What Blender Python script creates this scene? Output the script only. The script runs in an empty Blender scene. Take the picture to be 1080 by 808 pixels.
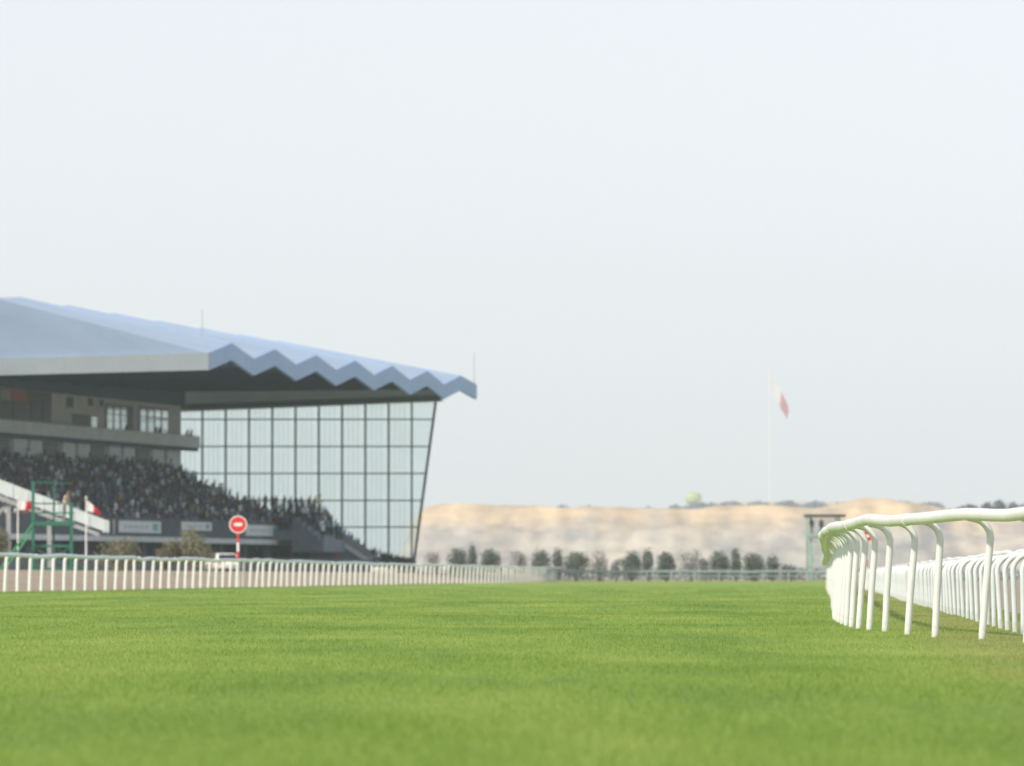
import bpy, bmesh, math, random
import numpy as np
from mathutils import Vector, Matrix, noise

random.seed(7)
rng = np.random.default_rng(7)
R = math.radians
SC = bpy.context.scene
COL = SC.collection

# ------------------------------------------------------------------ photo geometry
F, CX, HY, EYE = 6000.0, 540.0, 607.0, 0.62      # focal length in px (1080 wide), centre, horizon, eye height
def at(px, py, d):
    return Vector(((px - CX) * d / F, d, EYE + (HY - py) * d / F))
SD = Vector((0.2195, 0.9756, 0))                 # direction the grandstand runs in
SP = Vector((0.9756, -0.2195, 0))                # towards the track
SO = Vector((-21.6, 590.0, 0))
def S(u, v, z):
    return SO + SD * u + SP * v + Vector((0, 0, z))
def pu(px, py, u):                               # pixel -> point on stand plane u = const
    a, b = (px - CX) / F, (HY - py) / F
    d = (u + SO.dot(SD)) / (a * SD.x + SD.y)
    return Vector((a * d, d, EYE + b * d))
def pv(px, py, v):
    a, b = (px - CX) / F, (HY - py) / F
    d = (v + SO.dot(SP)) / (a * SP.x + SP.y)
    return Vector((a * d, d, EYE + b * d))
def uvz(p):
    q = p - SO
    return q.dot(SD), q.dot(SP), p.z

# ------------------------------------------------------------------ helpers
def tag(o, label=None, cat=None, group=None, kind=None):
    if label: o['label'] = label
    if cat: o['category'] = cat
    if group: o['group'] = group
    if kind: o['kind'] = kind
    return o
def empty(name, loc=(0, 0, 0), rz=0.0):
    o = bpy.data.objects.new(name, None)
    o.empty_display_size = 0.2
    COL.objects.link(o)
    o.location = loc
    o.rotation_euler = (0, 0, rz)
    return o
def link(name, me, parent=None, loc=None):
    o = bpy.data.objects.new(name, me)
    COL.objects.link(o)
    if parent is not None:
        o.parent = parent
    if loc is not None:
        o.location = loc
    return o
def copy_tree(o, parent=None):
    c = o.copy()
    COL.objects.link(c)
    if parent is not None:
        c.parent = parent
    for ch in list(o.children):
        copy_tree(ch, c)
    return c

class MB:
    """collects shapes, builds them as ONE mesh"""
    def __init__(s):
        s.v, s.f, s.m, s.sm = [], [], [], []
    def add(s, verts, faces, mi=0, smooth=False):
        b = len(s.v)
        s.v.extend([tuple(x) for x in verts])
        for f in faces:
            s.f.append(tuple(b + i for i in f)); s.m.append(mi); s.sm.append(smooth)
    def hexa(s, p, mi=0):           # 8 points: bottom 4 ccw, top 4 ccw
        s.add(p, [(3, 2, 1, 0), (4, 5, 6, 7), (0, 1, 5, 4), (1, 2, 6, 5), (2, 3, 7, 6), (3, 0, 4, 7)], mi)
    def box(s, a, b, mi=0):
        x0, y0, z0 = a; x1, y1, z1 = b
        s.hexa([(x0, y0, z0), (x1, y0, z0), (x1, y1, z0), (x0, y1, z0), (x0, y0, z1), (x1, y0, z1), (x1, y1, z1), (x0, y1, z1)], mi)
    def sbox(s, u0, u1, v0, v1, z0, z1, mi=0):   # box in stand coordinates
        s.hexa([S(u0, v0, z0), S(u0, v1, z0), S(u1, v1, z0), S(u1, v0, z0), S(u0, v0, z1), S(u0, v1, z1), S(u1, v1, z1), S(u1, v0, z1)], mi)
    def bar(s, p, q, w, h=None, mi=0, up=Vector((0, 0, 1))):
        p, q = Vector(p), Vector(q); h = h or w
        t = (q - p).normalized()
        if abs(t.dot(up)) > .98: up = Vector((0, 1, 0))
        a = t.cross(up).normalized() * w / 2; b = a.cross(t).normalized() * h / 2
        s.hexa([p - a - b, p + a - b, p + a + b, p - a + b, q - a - b, q + a - b, q + a + b, q - a + b], mi)
    def tube(s, pts, r, n=10, mi=0, cap=True):
        pts = [Vector(p) for p in pts]
        rad = r if isinstance(r, (list, tuple)) else [r] * len(pts)
        rings, up = [], None
        for i, p in enumerate(pts):
            t = (pts[min(i + 1, len(pts) - 1)] - pts[max(i - 1, 0)]).normalized()
            if up is None:
                up = Vector((0, 0, 1)) if abs(t.z) < .9 else Vector((1, 0, 0))
            a = t.cross(up).normalized(); b = a.cross(t).normalized(); up = b
            rings.append([p + (a * math.cos(2 * math.pi * k / n) + b * math.sin(2 * math.pi * k / n)) * rad[i] for k in range(n)])
        vs = [v for rg in rings for v in rg]
        fs = []
        for i in range(len(rings) - 1):
            for k in range(n):
                k2 = (k + 1) % n
                fs.append((i * n + k, i * n + k2, (i + 1) * n + k2, (i + 1) * n + k))
        s.add(vs, fs, mi, True)
        if cap:
            s.add(rings[0], [tuple(range(n))[::-1]], mi); s.add(rings[-1], [tuple(range(n))], mi)
    def lathe(s, prof, c=(0, 0, 0), n=20, mi=0, axis='z', smooth=True):
        vs, fs = [], []
        for (r, h) in prof:
            for k in range(n):
                a = 2 * math.pi * k / n
                if axis == 'z': q = (r * math.cos(a), r * math.sin(a), h)
                else: q = (r * math.cos(a), h, r * math.sin(a))
                vs.append((q[0] + c[0], q[1] + c[1], q[2] + c[2]))
        for i in range(len(prof) - 1):
            for k in range(n):
                k2 = (k + 1) % n
                fs.append((i * n + k, i * n + k2, (i + 1) * n + k2, (i + 1) * n + k))
        s.add(vs, fs, mi, smooth)
    def mesh(s, name, mats):
        me = bpy.data.meshes.new(name)
        me.from_pydata(s.v, [], s.f)
        if not isinstance(mats, (list, tuple)): mats = [mats]
        for m in mats: me.materials.append(m)
        me.polygons.foreach_set('material_index', s.m)
        me.polygons.foreach_set('use_smooth', s.sm)
        me.update()
        bm = bmesh.new(); bm.from_mesh(me)
        bmesh.ops.recalc_face_normals(bm, faces=bm.faces)
        bm.to_mesh(me); bm.free()
        return me
    def build(s, name, mats, parent=None):
        return link(name, s.mesh(name, mats), parent)

# ------------------------------------------------------------------ materials
def mat(name, col, rough=0.7, var=0.0, scale=3.0, metal=0.0, bump=0.0, col2=None, spec=0.4, stretch=None, coords='Object', trans=0.0):
    m = bpy.data.materials.new(name); m.use_nodes = True
    nt = m.node_tree; N = nt.nodes; L = nt.links
    b = N['Principled BSDF']
    b.inputs['Roughness'].default_value = rough
    b.inputs['Metallic'].default_value = metal
    b.inputs['Specular IOR Level'].default_value = spec
    b.inputs['Base Color'].default_value = (*col, 1)
    if var or col2 or bump:
        tc = N.new('ShaderNodeTexCoord')
        src = tc.outputs[coords]
        if stretch:
            mp = N.new('ShaderNodeMapping'); mp.inputs['Scale'].default_value = stretch
            L.new(src, mp.inputs['Vector']); src = mp.outputs[0]
        nz = N.new('ShaderNodeTexNoise'); nz.inputs['Scale'].default_value = scale
        nz.inputs['Detail'].default_value = 6; nz.inputs['Roughness'].default_value = .62
        L.new(src, nz.inputs['Vector'])
        rp = N.new('ShaderNodeValToRGB')
        c2 = col2 or tuple(min(1, c * (1 + var)) for c in col)
        c1 = col if col2 else tuple(c * (1 - var) for c in col)
        rp.color_ramp.elements[0].position = .36; rp.color_ramp.elements[0].color = (*c1, 1)
        rp.color_ramp.elements[1].position = .64; rp.color_ramp.elements[1].color = (*c2, 1)
        L.new(nz.outputs['Fac'], rp.inputs[0]); L.new(rp.outputs[0], b.inputs['Base Color'])
        if bump:
            bp = N.new('ShaderNodeBump'); bp.inputs['Strength'].default_value = bump; bp.inputs['Distance'].default_value = .05
            L.new(nz.outputs['Fac'], bp.inputs['Height']); L.new(bp.outputs[0], b.inputs['Normal'])
    if trans:
        tr = N.new('ShaderNodeBsdfTranslucent'); mx = N.new('ShaderNodeMixShader'); mx.inputs[0].default_value = trans
        if b.inputs['Base Color'].links: L.new(b.inputs['Base Color'].links[0].from_socket, tr.inputs[0])
        else: tr.inputs[0].default_value = (*col, 1)
        out = N['Material Output']
        L.new(b.outputs[0], mx.inputs[1]); L.new(tr.outputs[0], mx.inputs[2]); L.new(mx.outputs[0], out.inputs['Surface'])
    return m

M = {}
M['rail_white'] = mat('rail_white', (.68, .70, .70), .38, .05, 2.0)
M['post_white'] = mat('post_white', (.67, .69, .70), .42, .06, 3.0)
def foot_dirt(m):
    N = m.node_tree.nodes; L = m.node_tree.links; b = N['Principled BSDF']
    src = b.inputs['Base Color'].links[0].from_socket
    tc = N.new('ShaderNodeTexCoord'); sp = N.new('ShaderNodeSeparateXYZ'); L.new(tc.outputs['Object'], sp.inputs[0])
    nz = N.new('ShaderNodeTexNoise'); nz.inputs['Scale'].default_value = 14; L.new(tc.outputs['Object'], nz.inputs['Vector'])
    ad = N.new('ShaderNodeMath'); ad.operation = 'MULTIPLY_ADD'; ad.inputs[1].default_value = .42; L.new(nz.outputs['Fac'], ad.inputs[0]); L.new(sp.outputs['Z'], ad.inputs[2])
    mr = N.new('ShaderNodeMapRange'); mr.inputs[1].default_value = .18; mr.inputs[2].default_value = .30; mr.inputs[3].default_value = .38; mr.inputs[4].default_value = 0; L.new(ad.outputs[0], mr.inputs[0])
    mx = N.new('ShaderNodeMix'); mx.data_type = 'RGBA'; L.new(mr.outputs[0], mx.inputs['Factor']); L.new(src, mx.inputs['A']); mx.inputs['B'].default_value = (.30, .30, .16, 1)
    L.new(mx.outputs['Result'], b.inputs['Base Color'])
M['rail_sky_tint'] = mat('rail_white_skylit', (.66, .74, .88), .38, .05, 2.0)  # white rail; blue skylight on its shaded side is put into the colour
M['post_bright'] = mat('post_bright_white', (.80, .81, .80), .42, .05, 3.0)
M['post_shade_tint'] = mat('post_white_shaded', (.60, .65, .69), .42, .06, 3.0)  # white posts with the bluish cast of their shade mixed into the colour
foot_dirt(M['post_white']); foot_dirt(M['post_shade_tint'])
M['far_rail'] = mat('far_rail_paint', (.30, .37, .43), .5, .08)
M['far_post'] = mat('far_post_paint', (.46, .42, .42), .6, .1)
M['roof'] = mat('roof_metal', (.32, .425, .59), .45, .07, .25, metal=0.0, stretch=(.25, 1.6, 1))
M['fascia_blue'] = mat('fascia_blue', (.25, .395, .68), .5, .05, .2)
M['fascia_grey'] = mat('fascia_grey', (.23, .28, .31), .5, .05, .3)
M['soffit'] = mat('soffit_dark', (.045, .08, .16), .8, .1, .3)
M['beam'] = mat('beam_grey', (.72, .83, 1.0), .6, .06, .3)
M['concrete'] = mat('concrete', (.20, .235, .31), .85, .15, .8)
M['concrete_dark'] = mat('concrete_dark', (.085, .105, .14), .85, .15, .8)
M['wall_beige'] = mat('wall_beige', (.56, .57, .61), .8, .08, .5)
M['parapet'] = mat('parapet_grey', (.68, .75, .82), .7, .1, .6)
M['dark_glass'] = mat('dark_glass', (.02, .027, .035), .35, spec=.12)
M['win_glass'] = mat('window_glass', (.72, .76, .76), .12, metal=.85)
M['frame_dark'] = mat('frame_dark', (.08, .09, .10), .5)
M['mullion'] = mat('mullion_grey', (.10, .12, .13), .5)
M['red'] = mat('red_paint', (.62, .03, .035), .5, .06)
M['red_dull'] = mat('red_panel', (.40, .08, .06), .6, .06)
M['white'] = mat('white_paint', (.80, .80, .78), .5, .04)
M['green'] = mat('green_paint', (.018, .14, .095), .5, .12)
M['green_light'] = mat('green_paint_light', (.06, .27, .14), .5, .1)
M['pale_green'] = mat('pale_green_tank', (.36, .50, .22), .5, .06, .1)
M['gantry_green'] = mat('gantry_green', (.27, .42, .38), .6, .1)
M['dark_metal'] = mat('dark_metal', (.06, .06, .06), .6, .1)
M['banner'] = mat('banner_cloth', (.80, .88, .94), .7, .06, 1.2)
M['banner_mark'] = mat('banner_mark', (.20, .50, .55), .7)
M['banner_ink'] = mat('banner_ink', (.42, .50, .58), .7)
M['ramp_white'] = mat('ramp_panel', (.56, .63, .63), .7, .08, .5)
M['steel'] = mat('steel_grey', (.33, .35, .36), .6, .1)
M['car'] = mat('car_white', (.80, .80, .79), .25)
M['tyre'] = mat('tyre_rubber', (.02, .02, .02), .9)
M['bark'] = mat('bark', (.10, .08, .06), .9, .3, 6)
M['leaf_bush'] = mat('leaf_bush', (.19, .225, .195), .7, .3, .8, trans=.45)
M['leaf_olive'] = mat('leaf_olive', (.22, .215, .125), .7, .3, .8, trans=.25)
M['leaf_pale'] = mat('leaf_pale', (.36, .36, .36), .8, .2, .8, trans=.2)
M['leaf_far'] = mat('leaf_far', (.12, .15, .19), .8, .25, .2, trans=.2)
M['hivis'] = mat('hivis_yellow', (.62, .75, .04), .7)
M['flag_white'] = mat('flag_white', (.82, .81, .78), .8, .04, trans=.3)
M['flag_red'] = mat('flag_red', (.62, .03, .05), .8, .06, trans=.3)
M['barrier'] = mat('retaining_wall_dark', (.12, .145, .175), .85, .15, .5)

# frosted glazing: part clear, part milky
def glazing():
    m = bpy.data.materials.new('frosted_glazing'); m.use_nodes = True
    nt = m.node_tree; N = nt.nodes; L = nt.links
    b = N['Principled BSDF']
    b.inputs['Base Color'].default_value = (.72, .80, .79, 1); b.inputs['Roughness'].default_value = .25
    tl = N.new('ShaderNodeBsdfTranslucent'); tl.inputs[0].default_value = (.93, 1.0, .99, 1)
    tp = N.new('ShaderNodeBsdfTransparent'); tp.inputs[0].default_value = (.95, 1.0, .99, 1)
    m1 = N.new('ShaderNodeMixShader'); m1.inputs[0].default_value = .82
    L.new(b.outputs[0], m1.inputs[1]); L.new(tl.outputs[0], m1.inputs[2])
    m2 = N.new('ShaderNodeMixShader'); m2.inputs[0].default_value = .76
    tc = N.new('ShaderNodeTexCoord'); nz = N.new('ShaderNodeTexNoise'); nz.inputs['Scale'].default_value = .35; L.new(tc.outputs['Object'], nz.inputs['Vector'])
    mp = N.new('ShaderNodeMapRange'); mp.inputs[1].default_value = .3; mp.inputs[2].default_value = .7; mp.inputs[3].default_value = .83; mp.inputs[4].default_value = .87; L.new(nz.outputs['Fac'], mp.inputs[0]); L.new(mp.outputs[0], m2.inputs[0])
    L.new(m1.outputs[0], m2.inputs[1]); L.new(tp.outputs[0], m2.inputs[2])
    L.new(m2.outputs[0], N['Material Output'].inputs['Surface'])
    return m
M['glazing'] = glazing()

def ramp(N, L, fac, stops):
    r = N.new('ShaderNodeValToRGB')
    e = r.color_ramp.elements
    e[0].position, e[0].color = stops[0][0], (*stops[0][1], 1)
    e[1].position, e[1].color = stops[-1][0], (*stops[-1][1], 1)
    for p, c in stops[1:-1]:
        k = e.new(p); k.color = (*c, 1)
    L.new(fac, r.inputs[0]); return r.outputs[0]
def grass_colour(N, L, blade):
    """patchy mown turf: world-space noise, same for the soil sheet and the blades"""
    g = N.new('ShaderNodeNewGeometry')
    mp = N.new('ShaderNodeMapping'); mp.inputs['Scale'].default_value = (1, .16, 0)
    L.new(g.outputs['Position'], mp.inputs[0])
    n1 = N.new('ShaderNodeTexNoise'); n1.inputs['Scale'].default_value = .42; n1.inputs['Detail'].default_value = 5; n1.inputs['Roughness'].default_value = .6
    L.new(mp.outputs[0], n1.inputs['Vector'])
    c = ramp(N, L, n1.outputs['Fac'], [(.30, (.146, .250, .054)), (.50, (.220, .326, .072)), (.72, (.305, .385, .100))])
    # worn, dry patches between the two right-hand rails and along the post feet
    sep = N.new('ShaderNodeSeparateXYZ'); L.new(g.outputs['Position'], sep.inputs[0])
    m1 = N.new('ShaderNodeMath'); m1.operation = 'MULTIPLY_ADD'; m1.inputs[1].default_value = -.054; L.new(sep.outputs['Y'], m1.inputs[0]); L.new(sep.outputs['X'], m1.inputs[2])
    mr = N.new('ShaderNodeMapRange'); mr.inputs[1].default_value = .7; mr.inputs[2].default_value = 1.5; L.new(m1.outputs[0], mr.inputs[0])
    n2 = N.new('ShaderNodeTexNoise'); n2.inputs['Scale'].default_value = .55; n2.inputs['Detail'].default_value = 4
    L.new(g.outputs['Position'], n2.inputs['Vector'])
    mr2 = N.new('ShaderNodeMapRange'); mr2.inputs[1].default_value = .36; mr2.inputs[2].default_value = .58; mr2.inputs[4].default_value = .62; L.new(n2.outputs['Fac'], mr2.inputs[0])
    mm = N.new('ShaderNodeMath'); mm.operation = 'MULTIPLY'; L.new(mr.outputs[0], mm.inputs[0]); L.new(mr2.outputs[0], mm.inputs[1])
    mx = N.new('ShaderNodeMix'); mx.data_type = 'RGBA'
    L.new(mm.outputs[0], mx.inputs['Factor']); L.new(c, mx.inputs['A']); mx.inputs['B'].default_value = (.34, .285, .15, 1)
    return mx.outputs['Result']
def turf_mat():
    m = bpy.data.materials.new('turf_mown'); m.use_nodes = True
    N = m.node_tree.nodes; L = m.node_tree.links; b = N['Principled BSDF']
    b.inputs['Roughness'].default_value = .9; b.inputs['Specular IOR Level'].default_value = .1
    c = grass_colour(N, L, False)
    g = N.new('ShaderNodeNewGeometry')
    n = N.new('ShaderNodeTexNoise'); n.inputs['Scale'].default_value = 9; n.inputs['Detail'].default_value = 8; n.inputs['Roughness'].default_value = .7
    L.new(g.outputs['Position'], n.inputs['Vector'])
    v = ramp(N, L, n.outputs['Fac'], [(.3, (.78, .78, .78)), (.7, (1.22, 1.22, 1.15))])
    mx = N.new('ShaderNodeMix'); mx.data_type = 'RGBA'; mx.blend_type = 'MULTIPLY'; mx.inputs['Factor'].default_value = 1
    L.new(c, mx.inputs['A']); L.new(v, mx.inputs['B']); L.new(mx.outputs['Result'], b.inputs['Base Color'])
    bp = N.new('ShaderNodeBump'); bp.inputs['Strength'].default_value = .6; bp.inputs['Distance'].default_value = .03
    L.new(n.outputs['Fac'], bp.inputs['Height']); L.new(bp.outputs[0], b.inputs['Normal'])
    return m
def blade_mat():
    m = bpy.data.materials.new('grass_blades'); m.use_nodes = True
    N = m.node_tree.nodes; L = m.node_tree.links; b = N['Principled BSDF']
    b.inputs['Roughness'].default_value = .55; b.inputs['Specular IOR Level'].default_value = .25
    c = grass_colour(N, L, True)
    a = N.new('ShaderNodeAttribute'); a.attribute_name = 'tint'
    t = ramp(N, L, a.outputs['Fac'], [(0, (.62, .72, .55)), (.55, (1.05, 1.08, .9)), (.86, (1.5, 1.32, 1.3)), (1, (2.3, 1.75, 2.6))])
    mx = N.new('ShaderNodeMix'); mx.data_type = 'RGBA'; mx.blend_type = 'MULTIPLY'; mx.inputs['Factor'].default_value = 1
    L.new(c, mx.inputs['A']); L.new(t, mx.inputs['B'])
    L.new(mx.outputs['Result'], b.inputs['Base Color'])
    tr = N.new('ShaderNodeBsdfTranslucent'); L.new(mx.outputs['Result'], tr.inputs[0])
    ms = N.new('ShaderNodeMixShader'); ms.inputs[0].default_value = .4
    L.new(b.outputs[0], ms.inputs[1]); L.new(tr.outputs[0], ms.inputs[2]); L.new(ms.outputs[0], N['Material Output'].inputs['Surface'])
    return m
def rock_mat():
    m = bpy.data.materials.new('sandstone'); m.use_nodes = True
    N = m.node_tree.nodes; L = m.node_tree.links; b = N['Principled BSDF']
    b.inputs['Roughness'].default_value = .95; b.inputs['Specular IOR Level'].default_value = .1
    g = N.new('ShaderNodeNewGeometry')
    n1 = N.new('ShaderNodeTexNoise'); n1.inputs['Scale'].default_value = .075; n1.inputs['Detail'].default_value = 7; n1.inputs['Roughness'].default_value = .6
    mp = N.new('ShaderNodeMapping'); mp.inputs['Scale'].default_value = (1, 0, 1.0); L.new(g.outputs['Position'], mp.inputs[0]); L.new(mp.outputs[0], n1.inputs['Vector'])
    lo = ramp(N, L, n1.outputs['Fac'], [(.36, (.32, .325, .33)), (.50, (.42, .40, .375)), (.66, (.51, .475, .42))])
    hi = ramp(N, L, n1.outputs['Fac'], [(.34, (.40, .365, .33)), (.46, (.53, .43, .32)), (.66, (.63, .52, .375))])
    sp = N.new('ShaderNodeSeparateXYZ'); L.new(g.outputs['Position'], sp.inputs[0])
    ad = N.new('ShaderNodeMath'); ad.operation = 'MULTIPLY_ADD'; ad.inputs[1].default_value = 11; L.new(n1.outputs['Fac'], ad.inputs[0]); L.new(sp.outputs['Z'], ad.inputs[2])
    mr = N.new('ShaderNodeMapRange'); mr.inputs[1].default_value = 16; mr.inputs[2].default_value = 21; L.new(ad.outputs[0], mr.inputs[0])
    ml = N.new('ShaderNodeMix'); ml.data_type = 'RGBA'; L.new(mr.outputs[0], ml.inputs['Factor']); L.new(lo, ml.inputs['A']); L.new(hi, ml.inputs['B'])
    c = ml.outputs['Result']
    n2 = N.new('ShaderNodeTexNoise'); n2.inputs['Scale'].default_value = .28; n2.inputs['Detail'].default_value = 5
    mp2 = N.new('ShaderNodeMapping'); mp2.inputs['Scale'].default_value = (.45, 0, 1.2); L.new(g.outputs['Position'], mp2.inputs[0]); L.new(mp2.outputs[0], n2.inputs['Vector'])
    v = ramp(N, L, n2.outputs['Fac'], [(.35, (.84, .84, .85)), (.62, (1.14, 1.11, 1.06))])
    mx = N.new('ShaderNodeMix'); mx.data_type = 'RGBA'; mx.blend_type = 'MULTIPLY'; mx.inputs['Factor'].default_value = 1
    L.new(c, mx.inputs['A']); L.new(v, mx.inputs['B']); L.new(mx.outputs['Result'], b.inputs['Base Color'])
    return m
M['turf'] = turf_mat(); M['blades'] = blade_mat(); M['rock'] = rock_mat()
M['sand'] = mat('sandy_ground', (.33, .275, .215), .95, .14, .25, spec=.1, bump=.3)

# ------------------------------------------------------------------ world, sun, camera, haze
SUN_EL = 35.0
SUN_TO = Vector((-.70, -.71, 0)).normalized()
w = bpy.data.worlds.new('World'); SC.world = w; w.use_nodes = True
N = w.node_tree.nodes; L = w.node_tree.links
bg = N['Background']
sky = N.new('ShaderNodeTexSky'); sky.sky_type = 'NISHITA'; sky.sun_disc = False
sky.sun_elevation = R(SUN_EL); sky.sun_rotation = math.atan2(SUN_TO.x, SUN_TO.y)
sky.air_density = 0.85; sky.dust_density = 0.7; sky.ozone_density = 2.0; sky.altitude = 0
hs = N.new('ShaderNodeHueSaturation'); hs.inputs['Saturation'].default_value = .25
L.new(sky.outputs[0], hs.inputs['Color']); wb = N.new('ShaderNodeMix'); wb.data_type = 'RGBA'; wb.blend_type = 'MULTIPLY'; wb.inputs['Factor'].default_value = 1
wb.inputs['B'].default_value = (.95, .99, 1.03, 1)
L.new(hs.outputs[0], wb.inputs['A']); mk = N.new('ShaderNodeMix'); mk.data_type = 'RGBA'; mk.inputs['Factor'].default_value = .62
mk.inputs['B'].default_value = (4.85, 4.88, 4.98, 1)          # even white haze over the whole sky
L.new(wb.outputs['Result'], mk.inputs['A']); L.new(mk.outputs['Result'], bg.inputs['Color'])
bg.inputs['Strength'].default_value = .100

ld = bpy.data.lights.new('sun', 'SUN'); ld.energy = 2.35; ld.angle = R(3); ld.color = (1, .89, .75)
sun = bpy.data.objects.new('sun', ld); COL.objects.link(sun)
to = Vector((SUN_TO.x * math.cos(R(SUN_EL)), SUN_TO.y * math.cos(R(SUN_EL)), math.sin(R(SUN_EL))))
sun.rotation_euler = to.to_track_quat('Z', 'Y').to_euler(); sun.location = (-20, -20, 40)

cd = bpy.data.cameras.new('camera'); cam = bpy.data.objects.new('camera', cd); COL.objects.link(cam)
cd.sensor_width = 36; cd.lens = 200; cd.clip_start = .5; cd.clip_end = 20000
cam.location = (0, 0, EYE); cam.rotation_euler = (R(90) + math.atan(203 / F), 0, 0)
cd.dof.use_dof = True; cd.dof.focus_distance = 62; cd.dof.aperture_fstop = 4.6
SC.camera = cam
SC.view_settings.view_transform = 'Standard'; SC.view_settings.look = 'None'
SC.view_settings.exposure = 0.80; SC.view_settings.gamma = 1
SC.render.engine = 'CYCLES'
cy = SC.cycles
cy.use_denoising = True; cy.denoiser = 'OPENIMAGEDENOISE'
cy.max_bounces = 6; cy.diffuse_bounces = 3; cy.glossy_bounces = 2; cy.transmission_bounces = 4; cy.transparent_max_bounces = 8; cy.volume_bounces = 1
cy.use_adaptive_sampling = False

HAZE = 0.00015
hm = bpy.data.materials.new('haze_air'); hm.use_nodes = True
N = hm.node_tree.nodes; L = hm.node_tree.links
N.remove(N['Principled BSDF'])
pvn = N.new('ShaderNodeVolumePrincipled'); pvn.inputs['Color'].default_value = (.79, .915, 1.0, 1); pvn.inputs['Density'].default_value = HAZE
pvn.inputs['Anisotropy'].default_value = .1
L.new(pvn.outputs[0], N['Material Output'].inputs['Volume'])
b = MB(); b.box((-2400, -400, -3), (3000, 6000, 190))
tag(b.build('haze', hm), kind='stuff')

# ------------------------------------------------------------------ ground
LEFT_A, LEFT_B = Vector((-18.6, 207, 0)), Vector((4.8, 572, 0))
def left_x(d): return -18.6 + .0641 * (d - 207)
def second_x(d): return 5.9 + .0540 * (d - 66)
def sstep(t): t = max(0., min(1., t)); return t * t * (3 - 2 * t)
def ground_z(x, d):
    o = left_x(d) - x                                 # metres to the left of the left rail
    z = -.05
    if o > 0 and 60 < d < 700:
        z += .95 * sstep((o - .8) / 11.0) * sstep((d - 60) / 90) * sstep((700 - d) / 60)
    return z
xs = sorted(set([-2300, -1500, -900, -500, -300, -200, -150] + list(range(-120, -60, 6)) + [x * 1.5 for x in range(-40, 31)] + list(range(50, 120, 12)) + [160, 240, 400, 700, 1200, 2000, 2900]))
ys = [-390, -200, -100, -50] + list(range(0, 720, 10)) + [760, 850, 1000, 1200, 1500, 2000, 2600, 3200, 4000, 4900, 5900]
vs = [(x, y, ground_z(x, y)) for y in ys for x in xs]
nx = len(xs)
fs = [(j * nx + i, j * nx + i + 1, (j + 1) * nx + i + 1, (j + 1) * nx + i) for j in range(len(ys) - 1) for i in range(nx - 1)]
b = MB(); b.add(vs, fs, 0, True)
tag(b.build('ground', M['sand']), kind='structure')

def turf_z(x, d):
    n = noise.noise(Vector((x * .11, d * .045, 0))) * .035 + noise.noise(Vector((x * .5, d * .22, 3.1))) * .010
    return n * sstep((d - 5) / 20)
b = MB()
rows = [-60, -20, 0] + list(np.arange(8, 140, 1.5)) + list(np.arange(140, 612, 6))
NT = 60
vs, fs = [], []
for d in rows:
    xl = left_x(d) - .35 - .25 * noise.noise(Vector((0, d * .13, 5)))
    xr = second_x(max(d, -30)) + .9
    xr = max(xr, 4 + 0.02 * d)
    for i in range(NT + 1):
        x = xl + (xr - xl) * i / NT
        vs.append((x, d, turf_z(x, d)))
for j in range(len(rows) - 1):
    for i in range(NT):
        fs.append((j * (NT + 1) + i, j * (NT + 1) + i + 1, (j + 1) * (NT + 1) + i + 1, (j + 1) * (NT + 1) + i))
b.add(vs, fs, 0, True)
tag(b.build('turf', M['turf']), kind='structure')

def grass():
    n1 = 860000
    d = np.exp(rng.uniform(math.log(13.5), math.log(380), n1))
    d = d[d < 110 + 270 * rng.uniform(0, 1, n1) ** 1.6]; n1 = len(d)
    x = rng.uniform(-1, 1, n1) * (d * 560 / F + (.7 + rng.exponential(2.4, n1)))
    # rank fringe along the left rail
    n2 = 30000
    d2 = rng.uniform(190, 430, n2); x2 = -18.6 + .0641 * (d2 - 207) + rng.uniform(-.55, 1.6, n2)
    d = np.concatenate([d, d2]); x = np.concatenate([x, x2])
    keep = (x > -18.9 + .0641 * (d - 207)) & (x < 6.7 + .054 * (d - 66) + 6 * (d < 60))
    d, x = d[keep], x[keep]; n = len(d)
    z = np.array([turf_z(a, c) for a, c in zip(x, d)]) - .004
    patch = np.sin(x * 1.7 + np.sin(d * .35) * 2) * .5 + np.sin(d * .9 + x * .6) * .5
    h = rng.uniform(.013, .034, n) * np.where(rng.random(n) < .05, 1.7, 1) * (1 + .22 * patch) * np.where(d > 190, 1.5, 1)
    wd = np.maximum(.004, d * .55 / F)
    th = rng.uniform(0, 2 * math.pi, n); la = rng.uniform(0, 2 * math.pi, n); lm = rng.uniform(.1, .9, n) * h
    ax, ay = np.cos(th) * wd * .5, np.sin(th) * wd * .5
    co = np.zeros((n, 3, 3), np.float32)
    co[:, 0] = np.stack([x - ax, d - ay, z], 1); co[:, 1] = np.stack([x + ax, d + ay, z], 1)
    co[:, 2] = np.stack([x + np.cos(la) * lm, d + np.sin(la) * lm, z + h], 1)
    me = bpy.data.meshes.new('grass')
    me.vertices.add(n * 3); me.vertices.foreach_set('co', co.ravel())
    me.loops.add(n * 3); me.loops.foreach_set('vertex_index', np.arange(n * 3, dtype=np.int32))
    me.polygons.add(n); me.polygons.foreach_set('loop_start', np.arange(0, n * 3, 3, dtype=np.int32)); me.polygons.foreach_set('loop_total', np.full(n, 3, np.int32))
    at_ = me.attributes.new('tint', 'FLOAT', 'POINT')
    at_.data.foreach_set('value', np.repeat(rng.beta(2.2, 2.6, n), 3).astype(np.float32))
    me.update(calc_edges=True); me.materials.append(M['blades'])
    tag(link('grass', me), kind='stuff')
grass()

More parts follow.
